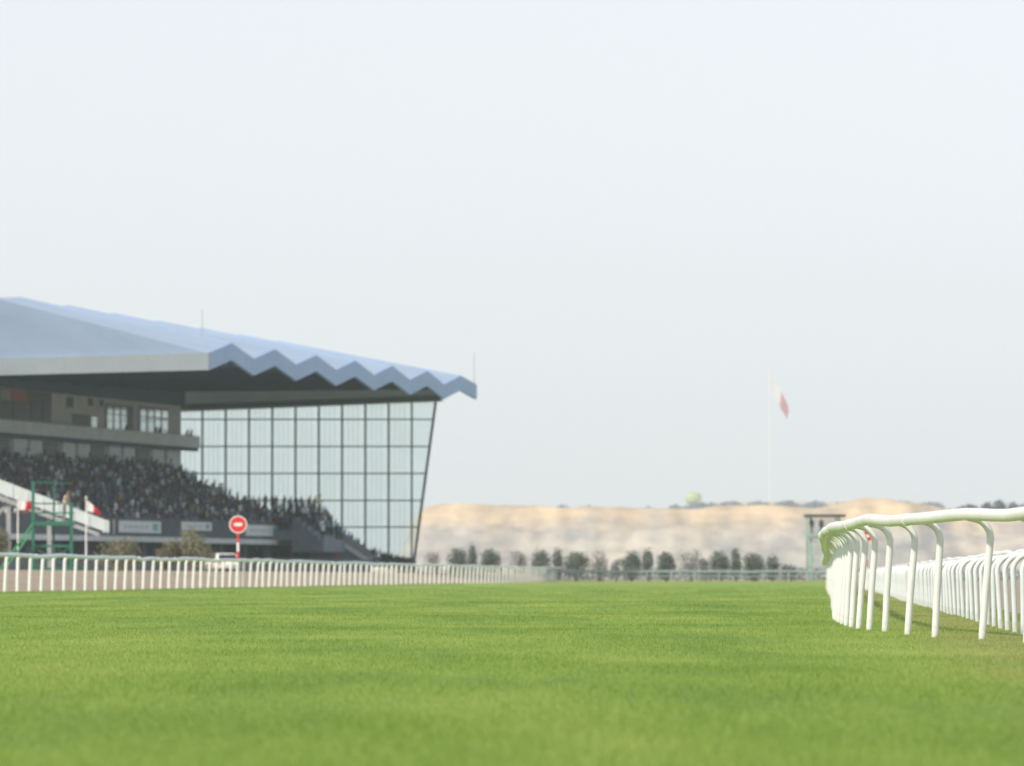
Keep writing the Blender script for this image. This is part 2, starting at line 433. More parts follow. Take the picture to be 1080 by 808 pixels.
# ------------------------------------------------------------------ running rails
def post_mesh(h, reach, r, name='post', out=.09):
    """upright tube that leans out and curls over to carry the rail; foot at the origin, rail towards +x"""
    pts = [(0, 0, -.06), (-out * .4, 0, h * .35), (-out * .83, 0, h * .66)]
    rr = .19
    cxx, cz = -out + rr, h - rr - .09
    pts.append((-out, 0, cz))
    for k in range(1, 8):
        a = math.pi - k * (math.pi * .46) / 7
        pts.append((cxx + rr * math.cos(a), 0, cz + rr * math.sin(a)))
    pts.append((max(reach, pts[-1][0] + .02), 0, h - .08))
    b = MB(); b.tube(pts, r, 12)
    return b.mesh(name, M['post_white'])
def resample(pts, step):
    out, acc = [Vector(pts[0])], 0.0
    nxt = step
    for i in range(len(pts) - 1):
        a, c = Vector(pts[i]), Vector(pts[i + 1]); l = (c - a).length
        while nxt <= acc + l:
            out.append(a.lerp(c, (nxt - acc) / l)); nxt += step
        acc += l
    return out
def smooth_path(ctrl, n=12):
    P = [Vector(p) for p in ctrl]; out = []
    for i in range(len(P) - 1):
        p0, p1, p2, p3 = P[max(i - 1, 0)], P[i], P[i + 1], P[min(i + 2, len(P) - 1)]
        for k in range(n):
            t = k / n
            out.append(.5 * ((2 * p1) + (p2 - p0) * t + (2 * p0 - 5 * p1 + 4 * p2 - p3) * t * t + (3 * p1 - p0 - 3 * p2 + p3) * t ** 3))
    out.append(P[-1]); return out
def spaced(pts, step):
    dense = resample(pts, .05); out = []; i = 0.0
    while i < len(dense) - 1:
        out.append(dense[int(i)])
        st = step(dense[int(i)].y) if callable(step) else step
        i += st / 3 / .05
    return out
def running_rail(label, path, side, h, step, r_post, r_rail, reach=.24, wob=.012, lean=2.5, out=.09, seed=1, rail_m='rail_white', post_m='post_white'):
    """path = line of the rail tube; the posts stand beside it on the side away from the track"""
    rd = random.Random(seed)
    root = tag(empty('running_rail', path[0]), label, 'running rail', 'white plastic running rails')
    o = Vector(path[0])
    pts = smooth_path(path)
    fine = spaced(pts, step)
    tube = []
    zoff = [rd.gauss(0, wob) for _ in range(len(fine) // 3 + 3)]
    def rz(i):
        k, f = divmod(i, 3); f /= 3
        f = f * f * (3 - 2 * f)
        return zoff[k] * (1 - f) + zoff[k + 1] * f
    for i, p in enumerate(fine):
        tube.append(Vector((p.x, p.y, h - r_rail + rz(i))) - o)
    b = MB(); b.tube(tube, r_rail, 14)
    b.build('top_rail', M[rail_m], root)
    # joint sleeves on the rail
    b = MB()
    for i in range(4, len(tube) - 2, 9):
        t = (tube[i + 1] - tube[i]).normalized()
        b.tube([tube[i] - t * .10, tube[i] + t * .10], r_rail * 1.08, 14)
    sl = b.build('joint_sleeves', M[rail_m], root)
    sl['kind'] = 'stuff'
    me = post_mesh(h, reach, r_post, out=out); me.materials[0] = M[post_m]
    rest = []
    idx = list(range(0, len(fine), 3))
    for n, i in enumerate(idx):
        p = fine[i]; q = fine[min(i + 1, len(fine) - 1)]; q0 = fine[max(i - 1, 0)]
        t = (q - q0).normalized()
        nrm = Vector((t.y, -t.x, 0)) * side                  # from post to rail
        foot = p - nrm * reach
        ang = math.atan2(nrm.y, nrm.x)
        mtx = Matrix.Translation(Vector((foot.x, foot.y, turf_z(foot.x, foot.y) * .5)) - o) @ Matrix.Rotation(ang + R(rd.gauss(0, 2)), 4, 'Z') @ Matrix.Rotation(R(rd.gauss(0, lean * .4)), 4, 'X') @ Matrix.Rotation(R(rd.gauss(-.8, lean * .5)), 4, 'Y')
        if n < 100:
            c = link('post', me, root); c.matrix_local = mtx
        else:
            rest.append(mtx)
    if rest:
        b = MB()
        base = [v.co.copy() for v in me.vertices]; pf = [tuple(p.vertices) for p in me.polygons]
        for mtx in rest:
            b.add([mtx @ v for v in base], pf, 0, True)
        b.build('far_posts', M[post_m], root)['kind'] = 'stuff'
    return root
near_path = [(5.06, 47.9), (4.81, 50.1), (4.55, 52.3), (4.33, 54.5), (4.03, 56.8), (3.92, 59), (3.83, 61.2), (3.80, 63.4), (3.82, 65.6), (3.87, 67.8), (3.94, 70), (4.02, 72.2), (4.11, 74.5), (4.22, 77), (4.36, 80), (4.64, 85), (5.2, 95), (6.02, 110), (7.15, 130), (8.8, 160), (12.3, 225), (16.4, 300)]
running_rail('thick white plastic rail with gooseneck posts curving close by on the grass at right', [Vector((x, y, 0)) for x, y in near_path], -1, 1.25, 2.22, .036, .061, seed=3, lean=1.6, reach=.17, out=.06, wob=.018)
sec = [Vector((second_x(d), d, 0)) for d in (56, 90, 130, 180, 250, 300)]
running_rail('lower straight white rail with crowded arched posts behind the nearer curving rail at right', sec, 1, .93, 2.45, .029, .043, seed=5, lean=1.6, reach=.24, wob=.01, out=.02, post_m='post_shade_tint')
lf = [Vector((left_x(d), d, 0)) for d in (192, 250, 320, 400, 480, 575)]
running_rail('long straight white rail along the far side of the turf in front of the grandstand', lf, 1, 1.45, lambda d: 3.05 if d < 300 else min(4.5, 3.05 + (d - 300) * .011), .062, .08, seed=9, lean=1.8, wob=.03, reach=.34, out=-.07, rail_m='rail_sky_tint', post_m='post_bright')
# grey rail closing the far end of the course
fr = tag(empty('cross_rail', (4.6, 598, 0)), 'low blue grey rail with pinkish posts crossing the far end of the turf', 'rail')
b = MB(); zz = [1.03 + random.gauss(0, .03) for _ in range(40)]
b.tube([Vector((i * 1.7, math.sin(i * .4) * .15 - .03 * i, zz[i])) for i in range(36)], .10, 8); b.build('top_rail', M['far_rail'], fr)
b = MB(); b.tube([Vector((i * 1.7, math.sin(i * .4) * .15 - .03 * i, zz[i] - .5)) for i in range(36)], .05, 8); b.build('lower_rail', M['far_rail'], fr)
b = MB(); b.tube([(0, 0, -.05), (0, 0, .95)], .085, 8); pm = b.mesh('post', M['far_post'])
for i in range(25):
    link('post', pm, fr, (i * 2.42 + random.uniform(-.25, .25), .02 - .04 * i, 0))

# ------------------------------------------------------------------ grandstand
GS = tag(empty('grandstand', S(-60, 0, 0)), 'long grandstand with blue folded roof, glazed end wall and terraces packed with people', 'grandstand')
def gs(b, name, mats, parent=None):
    """builds in world space, then hangs under the stand without moving"""
    me = b.mesh(name, mats)
    off = GS.location
    me.transform(Matrix.Translation(-Vector(off)))
    o = link(name, me, parent or GS)
    return o
UG = 3.0                                     # plane of the glazed end wall
VF = 17.44                                   # front edge of the roof
pc = pv(217, 372, VF); uN, _, zN = uvz(pc)
pe = pv(500, 410, VF); uE, _, zE = uvz(pe)
NF = 7
front_t, front_b, ridge = [], [], []
for i in range(2 * NF + 1):
    t = (i / (2 * NF)); u = uN + (uE - uN) * t; zb = zN + (zE - zN) * t
    amp = 1.12 if i % 2 else (.42 if i == 2 * NF else 0.0)
    front_t.append(S(u, VF, zb + amp + (.25 if i % 2 == 0 and 0 < i < 2 * NF else 0) * 0))
    front_b.append(S(u, VF, zb + amp - 1.5))
    zr = zb + 4.95 * (1 - .12 * t) + (.42 if i % 2 else 0)
    ridge.append(S(u, VF - 19.2, zr))
roof = MB()
n = len(front_t)
RB = [S(*(lambda q: (q[0], q[1] - 17, q[2] - 5.5))(uvz(p))) for p in ridge]     # back slope beyond the ridge
allv = front_t + ridge + RB
roof.add(allv, [(i, i + 1, n + i + 1, n + i) for i in range(n - 1)] + [(n + i, n + i + 1, 2 * n + i + 1, 2 * n + i) for i in range(n - 1)], 0)
# hipped near end and far end
nl = uvz(front_t[0]); fl = uvz(front_t[-1])
N0 = S(nl[0] + 3.5, VF - 34.7, nl[2] - .45)
roof.add([front_t[0], ridge[0], RB[0], N0], [(0, 1, 3), (1, 2, 3)], 0)
roof.add([front_t[-1], ridge[-1], RB[-1]], [(0, 1, 2)], 0)
RO = gs(roof, 'roof', M['roof'])
# standing seam lines along the folds
for i in range(1, n - 1, 2):
    b = MB(); b.bar(front_t[i] + Vector((0, 0, .03)), ridge[i] + Vector((0, 0, .03)), .16, .08); gs(b, 'ridge_capping', M['roof'], RO)
b = MB()
for i in range(n - 1):
    th = SP * .3
    b.hexa([front_b[i], front_b[i] + th, front_b[i + 1] + th, front_b[i + 1], front_t[i] , front_t[i] + th, front_t[i + 1] + th, front_t[i + 1]])
gs(b, 'folded_fascia', M['fascia_blue'])
b = MB()
C0, C1 = front_t[0] + SP * .35, N0
dn = Vector((0, 0, -1.5))
b.hexa([C0 + dn - SD * .35, C0 + dn, C1 + dn, C1 + dn - SD * .35, C0 - SD * .35, C0, C1, C1 - SD * .35])
gs(b, 'end_fascia', M['fascia_grey'])
b = MB()
for k in range(1, 13):
    p = C0.lerp(C1, k / 13)
    b.bar(p + Vector((0, 0, -1.48)) - SD * .36, p - SD * .36 + Vector((0, 0, -.02)), .05, .03)
gs(b, 'panel_joints', M['steel'])
# soffit, tilted, and the beam along the top of the end wall
b = MB()
def soff(u): t = (u - uN) / (uE - uN); return 18.95 + 1.1 * t
U0, U1 = uN + .1, UG + .6
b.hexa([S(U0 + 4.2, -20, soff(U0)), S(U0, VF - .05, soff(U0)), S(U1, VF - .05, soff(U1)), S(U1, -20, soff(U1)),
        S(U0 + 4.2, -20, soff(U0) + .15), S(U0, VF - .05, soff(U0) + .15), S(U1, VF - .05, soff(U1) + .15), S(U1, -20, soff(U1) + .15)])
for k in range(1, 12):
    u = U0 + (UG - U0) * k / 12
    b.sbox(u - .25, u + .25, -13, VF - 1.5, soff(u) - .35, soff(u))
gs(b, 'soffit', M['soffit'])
b = MB()
p0, p1, p2, p3 = pu(150, 436, UG), pu(466, 423.5, UG), pu(466, 411, UG), pu(150, 413, UG)
t = SD * .5
b.hexa([p0 - t, p1 - t, p1 + t, p0 + t, p3 - t, p2 - t, p2 + t, p3 + t])
# top flange and vertical stiffeners on the beam
q0, q1 = pu(150, 431.5, UG) - SD * .55, pu(466, 420, UG) - SD * .55
b.bar(q0, q1, .25, .55, 1)
bm_ = gs(b, 'end_beam', [M['beam'], M['mullion']])
# glazed end wall
gw = MB()
g = [pu(150, 592, UG), pu(437, 592, UG), pu(459, 424, UG), pu(150, 436, UG)]
t = SD * .06
gw.hexa([g[0] - t, g[1] - t, g[1] + t, g[0] + t, g[3] - t, g[2] - t, g[2] + t, g[3] + t])
GW = gs(gw, 'glazed_end_wall', M['glazing'])
mulx = [263 + 24.55 * k - 24.55 * 3 for k in range(11)]
mulx = [x for x in mulx if x < 440]
for x in mulx:
    b = MB(); b.bar(pu(x, 600, UG) - SD * .25, pu(x, 435.6 - (x - 150) * .0396, UG) - SD * .25, .2, .3)
    gs(b, 'mullion', M['mullion'], GW)
b = MB(); b.bar(pu(437, 594, UG) - SD * .2, pu(460, 424, UG) - SD * .2, .28, .35); gs(b, 'edge_mullion', M['mullion'], GW)
for y in (442.5, 471, 499.5, 528, 556):
    xr = 437 + (592 - y) / 168 * 22
    b = MB(); b.bar(pu(150, y, UG) - SD * .2, pu(xr, y, UG) - SD * .2, .12, .14); gs(b, 'transom', M['mullion'], GW)
b = MB()
for k in range(60):
    x = 186 + 24.55 / 5 * k
    if x < 436 and k % 5:
        b.bar(pu(x, 592, UG) - SD * .1, pu(x, 434 - (x - 190) * .035, UG) - SD * .1, .035, .05)
gs(b, 'glazing_bars', M['steel'], GW)
b = MB(); b.bar(pu(150, 593, UG + .4), pu(438, 593, UG + .4), .5, 1.0); gs(b, 'wall_plinth', M['concrete_dark'])
# terrace: stepped concrete
UA, UB = -140.0, 2.0
NR = 15; RD, RH = .88, .42
def tread(k): return (-RD * k, 5.0 + RH * k)           # front row k = 0
b = MB()
prof = [(0.0, 4.2), (0.0, 5.0)]
for k in range(NR):
    prof += [(-RD * (k + 1), 5.0 + RH * k), (-RD * (k + 1), 5.0 + RH * (k + 1))]
prof += [(-16, prof[-1][1]), (-16, 4.2)]
vs = [S(UA, v, z) for v, z in prof] + [S(UB, v, z) for v, z in prof]; m_ = len(prof)
b.add(vs, [(i, (i + 1) % m_, m_ + (i + 1) % m_, m_ + i) for i in range(m_)] + [tuple(range(m_))[::-1], tuple(range(m_, 2 * m_))])
gs(b, 'terrace_steps', M['concrete'])
b = MB()
for k in range(NR):
    v, z = tread(k)
    b.sbox(UA + 1, UB - 6, v - .60, v - .28, z + .36, z + .42)
    b.sbox(UA + 1, UB - 6, v - .64, v - .60, z + .42, z + .80)
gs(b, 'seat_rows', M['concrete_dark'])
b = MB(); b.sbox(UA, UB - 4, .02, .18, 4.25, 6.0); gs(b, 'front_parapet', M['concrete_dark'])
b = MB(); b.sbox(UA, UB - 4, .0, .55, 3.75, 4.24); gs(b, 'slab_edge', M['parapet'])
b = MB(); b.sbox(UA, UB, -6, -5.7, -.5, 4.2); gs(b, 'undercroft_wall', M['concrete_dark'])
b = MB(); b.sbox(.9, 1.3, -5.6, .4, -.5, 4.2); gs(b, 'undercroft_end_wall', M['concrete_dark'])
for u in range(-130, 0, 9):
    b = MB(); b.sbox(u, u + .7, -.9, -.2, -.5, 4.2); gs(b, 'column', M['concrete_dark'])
# upper floor behind the balcony
VB, VW = -11.77, -13.5
zB = uvz(pv(205, 460, VB))[2]
b = MB(); b.sbox(UA, .4, VW - .4, VW, 10.9, 18.3)
# end wall closing the box floor, standing on the terrace
b.sbox(.4, .9, VW - 5, VW, 10.9, 19.2)
gs(b, 'upper_wall', M['wall_beige'])
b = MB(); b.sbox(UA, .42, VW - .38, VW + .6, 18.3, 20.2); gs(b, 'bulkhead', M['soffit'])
b = MB(); b.sbox(UA, 2.2, VB - 1.7, VB - .16, zB - 1.15, zB - .95); gs(b, 'balcony_floor', M['concrete_dark'])
b = MB()
for k in range(-24, 1):
    b.sbox(k * 5.2 - 3.0, k * 5.2 + 2.12, VB - .15, VB, zB - 1.2, zB)
bal = gs(b, 'balcony_parapet', M['parapet'])
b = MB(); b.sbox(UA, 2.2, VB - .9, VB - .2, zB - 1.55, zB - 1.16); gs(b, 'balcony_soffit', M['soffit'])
b = MB(); b.tube([S(UA, VB - .08, zB + .12), S(2, VB - .08, zB + .12)], .03, 6); gs(b, 'balcony_handrail', M['steel'])
# the windows: px rectangles on the wall plane
def wall_rect(b, x0, x1, y0, y1, off=.03, th=.06, mi=0):
    a = uvz(pv(x0, y1, VW + off)); c = uvz(pv(x1, y0, VW + off)); z0 = uvz(pv((x0 + x1) / 2, y1, VW + off))[2]; z1 = uvz(pv((x0 + x1) / 2, y0, VW + off))[2]
    b.sbox(a[0], c[0], VW + .002, VW + off + th, z0, z1, mi)
    return a[0], c[0], z0, z1
for (x0, x1, y0, y1, nm) in ((111, 140, 427, 457, 4), (146, 176.5, 430, 459, 4)):
    b = MB(); u0, u1, z0, z1 = wall_rect(b, x0, x1, y0, y1, .03, .04)
    fr_ = gs(b, 'window', M['frame_dark'])
    for k in range(nm - (1 if x0 < 140 else 0)):
        uu0 = u0 + (u1 - u0) * k / nm + .18 * (u1 - u0) / nm; uu1 = u0 + (u1 - u0) * (k + 1) / nm - .06 * (u1 - u0) / nm
        b = MB(); b.sbox(uu0, uu1, VW + .075, VW + .11, z0 + .15, z0 + (z1 - z0) * .62); b.sbox(uu0, uu1, VW + .075, VW + .11, z0 + (z1 - z0) * .66, z1 - .15)
        gs(b, 'pane', M['win_glass'], fr_)
for (x0, x1, y0, y1) in ((70, 77, 419, 430), (93, 98, 420, 428), (105, 109, 422, 429)):
    b = MB(); wall_rect(b, x0, x1, y0, y1, .02, .03); gs(b, 'small_window', M['dark_glass'])
b = MB(); wall_rect(b, 96, 102, 440, 455, .02, .03); gs(b, 'door_pane', M['win_glass'])
b = MB(); wall_rect(b, 76, 96, 437, 458, .02, .03); gs(b, 'door_recess', M['dark_glass'])
b = MB(); wall_rect(b, -60, 53, 409, 449, .05, .1); DG = gs(b, 'glass_front', M['dark_glass'])
b = MB(); wall_rect(b, 10, 28, 412, 423, .17, .03); gs(b, 'red_panel', M['red_dull'])
b = MB(); wall_rect(b, 0, 10, 411, 422, .17, .03); gs(b, 'pale_panel', M['steel'])
b = MB()
for x in (-30, -8, 14, 33, 45):
    wall_rect(b, x, x + 1.0, 424, 448, .17, .03)
gs(b, 'glazing_frames', M['frame_dark'])
# piers under the balcony
for k in range(-20, 0):
    if k % 3:
        b = MB(); b.sbox(k * 5.2, k * 5.2 + 3.9, VW + .01, VW + .30, 11.0, 13.6); gs(b, 'wall_pier', M['parapet'])
    else: b = MB(); b.sbox(k * 5.2 - .4, k * 5.2 + 4.4, VW + .02, VW + .12, 11.0, 13.5); gs(b, 'recess_shade', M['dark_glass'])  # flat dark panels paint the shade of the gaps between piers
for x, y in ((123.5, 469), (146, 471)):
    p = pv(x, y, VB - .5); b = MB(); b.lathe([(0.0, -.16), (.14, -.15), (.17, 0), (.10, .1)], (p.x, p.y, p.z), 10); gs(b, 'downlight', M['white'])
# end platform and its stair
zP = 6.9
b = MB()
for k in range(6): b.sbox(-13 + k * 2.0, 2 if k == 5 else -11 + k * 2.0, -6.4, 2.2, 4.2, 5.2 + k * .4)
gs(b, 'end_platform', M['concrete'])
b = MB()
for k in range(6): b.sbox(-13, -4.3, 2.2 + k * .55, 2.75 + k * .55, 3.0, 6.5 - k * .45)
gs(b, 'end_steps', M['concrete'])
b = MB()
a0, a1, a2 = uvz(pu(328, 567, -4)), uvz(pu(352, 567, -4)), uvz(pu(391, 592, -4))
z_a = a1[2]
def stair_slab(u0, u1, zoff0, zoff1, b, mi=0):
    for (p, q) in ((a0, a1), (a1, a2)):
        b.hexa([S(u0, p[1], p[2] + zoff0), S(u1, p[1], p[2] + zoff0), S(u1, q[1], q[2] + zoff0), S(u0, q[1], q[2] + zoff0),
                S(u0, p[1], p[2] + zoff1), S(u1, p[1], p[2] + zoff1), S(u1, q[1], q[2] + zoff1), S(u0, q[1], q[2] + zoff1)], mi)
stair_slab(-4, -3.8, -.35, .15, b); gs(b, 'stair_string', M['parapet'])
b = MB(); stair_slab(-3.8, 1.5, -.5, -.12, b); gs(b, 'stair_flight', M['concrete'])
b = MB(); stair_slab(-3.95, -3.90, .2, 1.1, b); gs(b, 'stair_balustrade', M['win_glass'] if False else M['steel'])
b = MB()
b.add([S(-3.7, a0[1] - .3, -.5), S(-3.7, a2[1], -.5), S(-3.7, a2[1], a2[2] - .4), S(-3.7, a1[1], a1[2] - .4), S(-3.7, a0[1] - .3, a0[2] - .4),
       S(-3.4, a0[1] - .3, -.5), S(-3.4, a2[1], -.5), S(-3.4, a2[1], a2[2] - .4), S(-3.4, a1[1], a1[2] - .4), S(-3.4, a0[1] - .3, a0[2] - .4)],
      [(0, 1, 2, 3, 4), (9, 8, 7, 6, 5), (0, 5, 6, 1), (1, 6, 7, 2), (2, 7, 8, 3), (3, 8, 9, 4), (4, 9, 5, 0)])
gs(b, 'stair_side_wall', M['concrete'])
# masts on the roof
for (px_, y0, y1, dd, h_lab) in ((213, 373, 326, 505, 'near'), (500, 411, 372, 597, 'far')):
    p = at(px_, y0 + 3, dd); q = at(px_, y1, dd)
    b = MB(); b.tube([p, q], [.045, .025], 8); b.lathe([(0.0, -.02), (.15, -.02), (.15, .08), (0.0, .08)], (p.x, p.y, p.z), 10)
    gs(b, 'roof_mast', M['steel'])
# ---- banners hanging on the front parapet
for (x0, x1, y0, y1, lab) in ((125, 169.5, 549.5, 562, 'pale blue banner on the terrace front nearest the white ramp'),
                              (191, 223, 550.5, 559.5, 'pale blue banner on the terrace front behind the taller olive shrub'),
                              (259, 294.5, 554, 565.5, 'whitish banner with turquoise end on the terrace front beside the no entry sign')):
    a, c = uvz(pv(x0, y1, .22)), uvz(pv(x1, y0, .22))
    z0 = uvz(pv((x0 + x1) / 2, y1, .22))[2]; z1 = uvz(pv((x0 + x1) / 2, y0, .22))[2]
    root = tag(empty('banner', S(a[0], .22, z0)), lab, 'banner', 'banners on the terrace front')
    def bb(name, u0, u1, zz0, zz1, v0, v1, m, segs=1):
        b = MB(); b.sbox(u0, u1, v0, v1, zz0, zz1); me = b.mesh(name, m); me.transform(Matrix.Translation(-root.location)); return link(name, me, root)
    bb('cloth', a[0], c[0], z0, z1, .22, .26, M['banner'])
    Lb = c[0] - a[0]; Hb = z1 - z0
    b = MB(); uu = a[0] + Lb * .12
    while uu < a[0] + Lb * .72:
        wv = random.uniform(.5, 1.6); b.sbox(uu, min(uu + wv, a[0] + Lb * .74), .262, .268, z0 + Hb * .42, z0 + Hb * .58); uu += wv + .45
    me = b.mesh('printed_band', M['banner_ink']); me.transform(Matrix.Translation(-root.location)); link('printed_band', me, root)
    bb('printed_patch', a[0] + Lb * .80, a[0] + Lb * .93, z0 + Hb * .2, z1 - Hb * .2, .262, .268, M['banner_mark'])

# ------------------------------------------------------------------ people
def obj_col_mat(name, attr=None):
    m = bpy.data.materials.new(name); m.use_nodes = True
    N = m.node_tree.nodes; L = m.node_tree.links; b = N['Principled BSDF']; b.inputs['Roughness'].default_value = .85
    if attr:
        a = N.new('ShaderNodeAttribute'); a.attribute_name = attr; L.new(a.outputs['Color'], b.inputs['Base Color'])
    else:
        a = N.new('ShaderNodeObjectInfo'); L.new(a.outputs['Color'], b.inputs['Base Color'])
    return m
M['shirt'] = obj_col_mat('shirt_cloth'); M['crowd'] = obj_col_mat('crowd_cloth', 'tone')
M['skin'] = mat('skin', (.27, .165, .12), .6); M['hair'] = mat('hair', (.015, .012, .01), .7)
M['trousers'] = mat('trousers', (.025, .035, .075), .85, .2); M['shoes'] = mat('shoes', (.02, .02, .02), .6)
M['robe'] = mat('white_robe', (.74, .73, .70), .8); M['beige_top'] = mat('beige_top', (.55, .45, .34), .8)
def skin_body(joints, edges, sub=1):
    me = bpy.data.meshes.new('person_skeleton')
    me.from_pydata([j[0] for j in joints], edges, [])
    o = bpy.data.objects.new('person_skeleton', me); COL.objects.link(o)
    sk = o.modifiers.new('skin', 'SKIN'); sk.use_smooth_shade = True; sk.branch_smoothing = .3
    if sub:
        sb = o.modifiers.new('sub', 'SUBSURF'); sb.levels = sub; sb.render_levels = sub
    for i, j in enumerate(joints):
        r = j[1]; me.skin_vertices[0].data[i].radius = (r if isinstance(r, tuple) else (r, r))
    me.skin_vertices[0].data[0].use_root = True
    dg = bpy.context.evaluated_depsgraph_get(); dg.update()
    out = bpy.data.meshes.new_from_object(o.evaluated_get(dg))
    bpy.data.objects.remove(o); bpy.data.meshes.remove(me)
    return out
def body(pose, sub=1):
    """facing +x"""
    if pose == 'stand' or pose == 'lean':
        f = .18 if pose == 'lean' else 0.0
        J = [((0, 0, .95), (.15, .11)), ((.02 + f * .4, 0, 1.18), (.15, .11)), ((.02 + f, 0, 1.40), (.17, .11)), ((.03 + f * 1.2, 0, 1.50), .06), ((.05 + f * 1.3, 0, 1.60), .095), ((.05 + f * 1.3, 0, 1.70), .085),
             ((0, .10, .86), .10), ((.02, .11, .48), .065), ((0, .12, .10), .045), ((.13, .13, .05), .04),
             ((0, -.10, .86), .10), ((.02, -.11, .48), .065), ((-.02, -.12, .10), .045), ((.11, -.13, .05), .04),
             ((f, .20, 1.40), .06), ((-.02 + f, .25, 1.14), .045), ((.10 + f * 1.6, .24, .92), .034), ((.14 + f * 1.8, .23, .84), .03),
             ((f, -.20, 1.40), .06), ((-.02 + f, -.25, 1.14), .045), ((.10 + f * 1.6, -.24, .92), .034), ((.14 + f * 1.8, -.23, .84), .03)]
        E = [(0, 1), (1, 2), (2, 3), (3, 4), (4, 5), (0, 6), (6, 7), (7, 8), (8, 9), (0, 10), (10, 11), (11, 12), (12, 13), (2, 14), (14, 15), (15, 16), (16, 17), (2, 18), (18, 19), (19, 20), (20, 21)]
    else:
        a = .22 if pose == 'sit_lean' else .05
        J = [((0, 0, .50), (.16, .13)), ((.02 + a * .4, 0, .74), (.15, .12)), ((.03 + a, 0, .98), (.17, .11)), ((.05 + a * 1.2, 0, 1.08), .06), ((.08 + a * 1.3, 0, 1.17), .095), ((.08 + a * 1.3, 0, 1.27), .085),
             ((.08, .11, .50), .10), ((.44, .13, .50), .07), ((.42, .13, .10), .045), ((.54, .14, .05), .04),
             ((.08, -.11, .50), .10), ((.44, -.13, .50), .07), ((.42, -.13, .10), .045), ((.54, -.14, .05), .04),
             ((.02 + a, .20, .97), .06), ((.05 + a, .26, .74), .045), ((.26 + a, .18, .62), .034), ((.34 + a, .15, .60), .03),
             ((.02 + a, -.20, .97), .06), ((.05 + a, -.26, .74), .045), ((.26 + a, -.18, .62), .034), ((.34 + a, -.15, .60), .03)]
        E = [(0, 1), (1, 2), (2, 3), (3, 4), (4, 5), (0, 6), (6, 7), (7, 8), (8, 9), (0, 10), (10, 11), (11, 12), (12, 13), (2, 14), (14, 15), (15, 16), (16, 17), (2, 18), (18, 19), (19, 20), (20, 21)]
    me = skin_body(J, E, sub)
    sit = pose.startswith('sit')
    neck = J[3][0][2]; hip = .58 if sit else .92
    hands = [Vector(J[17][0]), Vector(J[21][0])]
    top = Vector(J[5][0])
    for m in (M['shirt'], M['trousers'], M['skin'], M['hair'], M['shoes']): me.materials.append(m)
    for p in me.polygons:
        c = p.center
        if c.z > neck - .01:
            p.material_index = 3 if (c.z > top.z - .03 or (c.x < top.x - .03 and c.z > top.z - .16)) else 2
        elif min((c - h).length for h in hands) < .09: p.material_index = 2
        elif c.z < .10: p.material_index = 4
        elif c.z < hip and (not sit or (c.x > -.2 and (abs(c.y) < .21 and c.z < hip))): p.material_index = 1
        else: p.material_index = 0
    return me
PM = {k: body(k) for k in ('stand', 'lean', 'sit', 'sit_lean')}
LM = {k: body(k, 0) for k in ('stand', 'sit', 'sit_lean')}
TONES = [(.014, .028, .095), (.022, .032, .085), (.010, .014, .04), (.045, .07, .22), (.045, .058, .13), (.09, .12, .25), (.44, .54, .78), (.80, .87, .98), (.34, .04, .04), (.08, .14, .34), (.36, .27, .18), (.04, .10, .10), (.20, .24, .33)]
TW = [15, 9, 8, 13, 6, 10, 15, 20, 4, 12, 2.5, 2.5, 12]
def tone(): return random.choices(TONES, TW)[0]
FACE = math.atan2(SP.y, SP.x)                       # the crowd faces the track
def person(kind, loc, rz, col, label, group=None, mats=None, scale=1.0):
    o = link('person', PM[kind], None, loc)
    o.rotation_euler = (0, 0, rz); o.scale = (scale,) * 3
    o.color = (*col, 1)
    if mats:
        for i, m in mats.items():
            o.material_slots[i].link = 'OBJECT'; o.material_slots[i].material = m
    return tag(o, label, 'person', group)
LAB_FRONT = 'spectator in the front rows of the packed terrace behind the banners'
GRP_FRONT = 'spectators in the front rows of the terrace'
spots = []
for k in range(2):
    v, z = tread(k)
    u = -100.0 + random.random() * .5
    while u < -8:
        if random.random() < .93: spots.append((u, v - .44 + random.uniform(-.06, .06), z))
        u += .66 + random.uniform(0, .12)
random.shuffle(spots); spots = spots[:255]
for (u, v, z) in spots:
    st = random.random() < .16
    person('stand' if st else random.choice(('sit', 'sit_lean')), S(u, v + (.2 if st else 0), z), FACE + random.uniform(-.5, .5), tone(), LAB_FRONT, GRP_FRONT, scale=random.uniform(.93, 1.06))
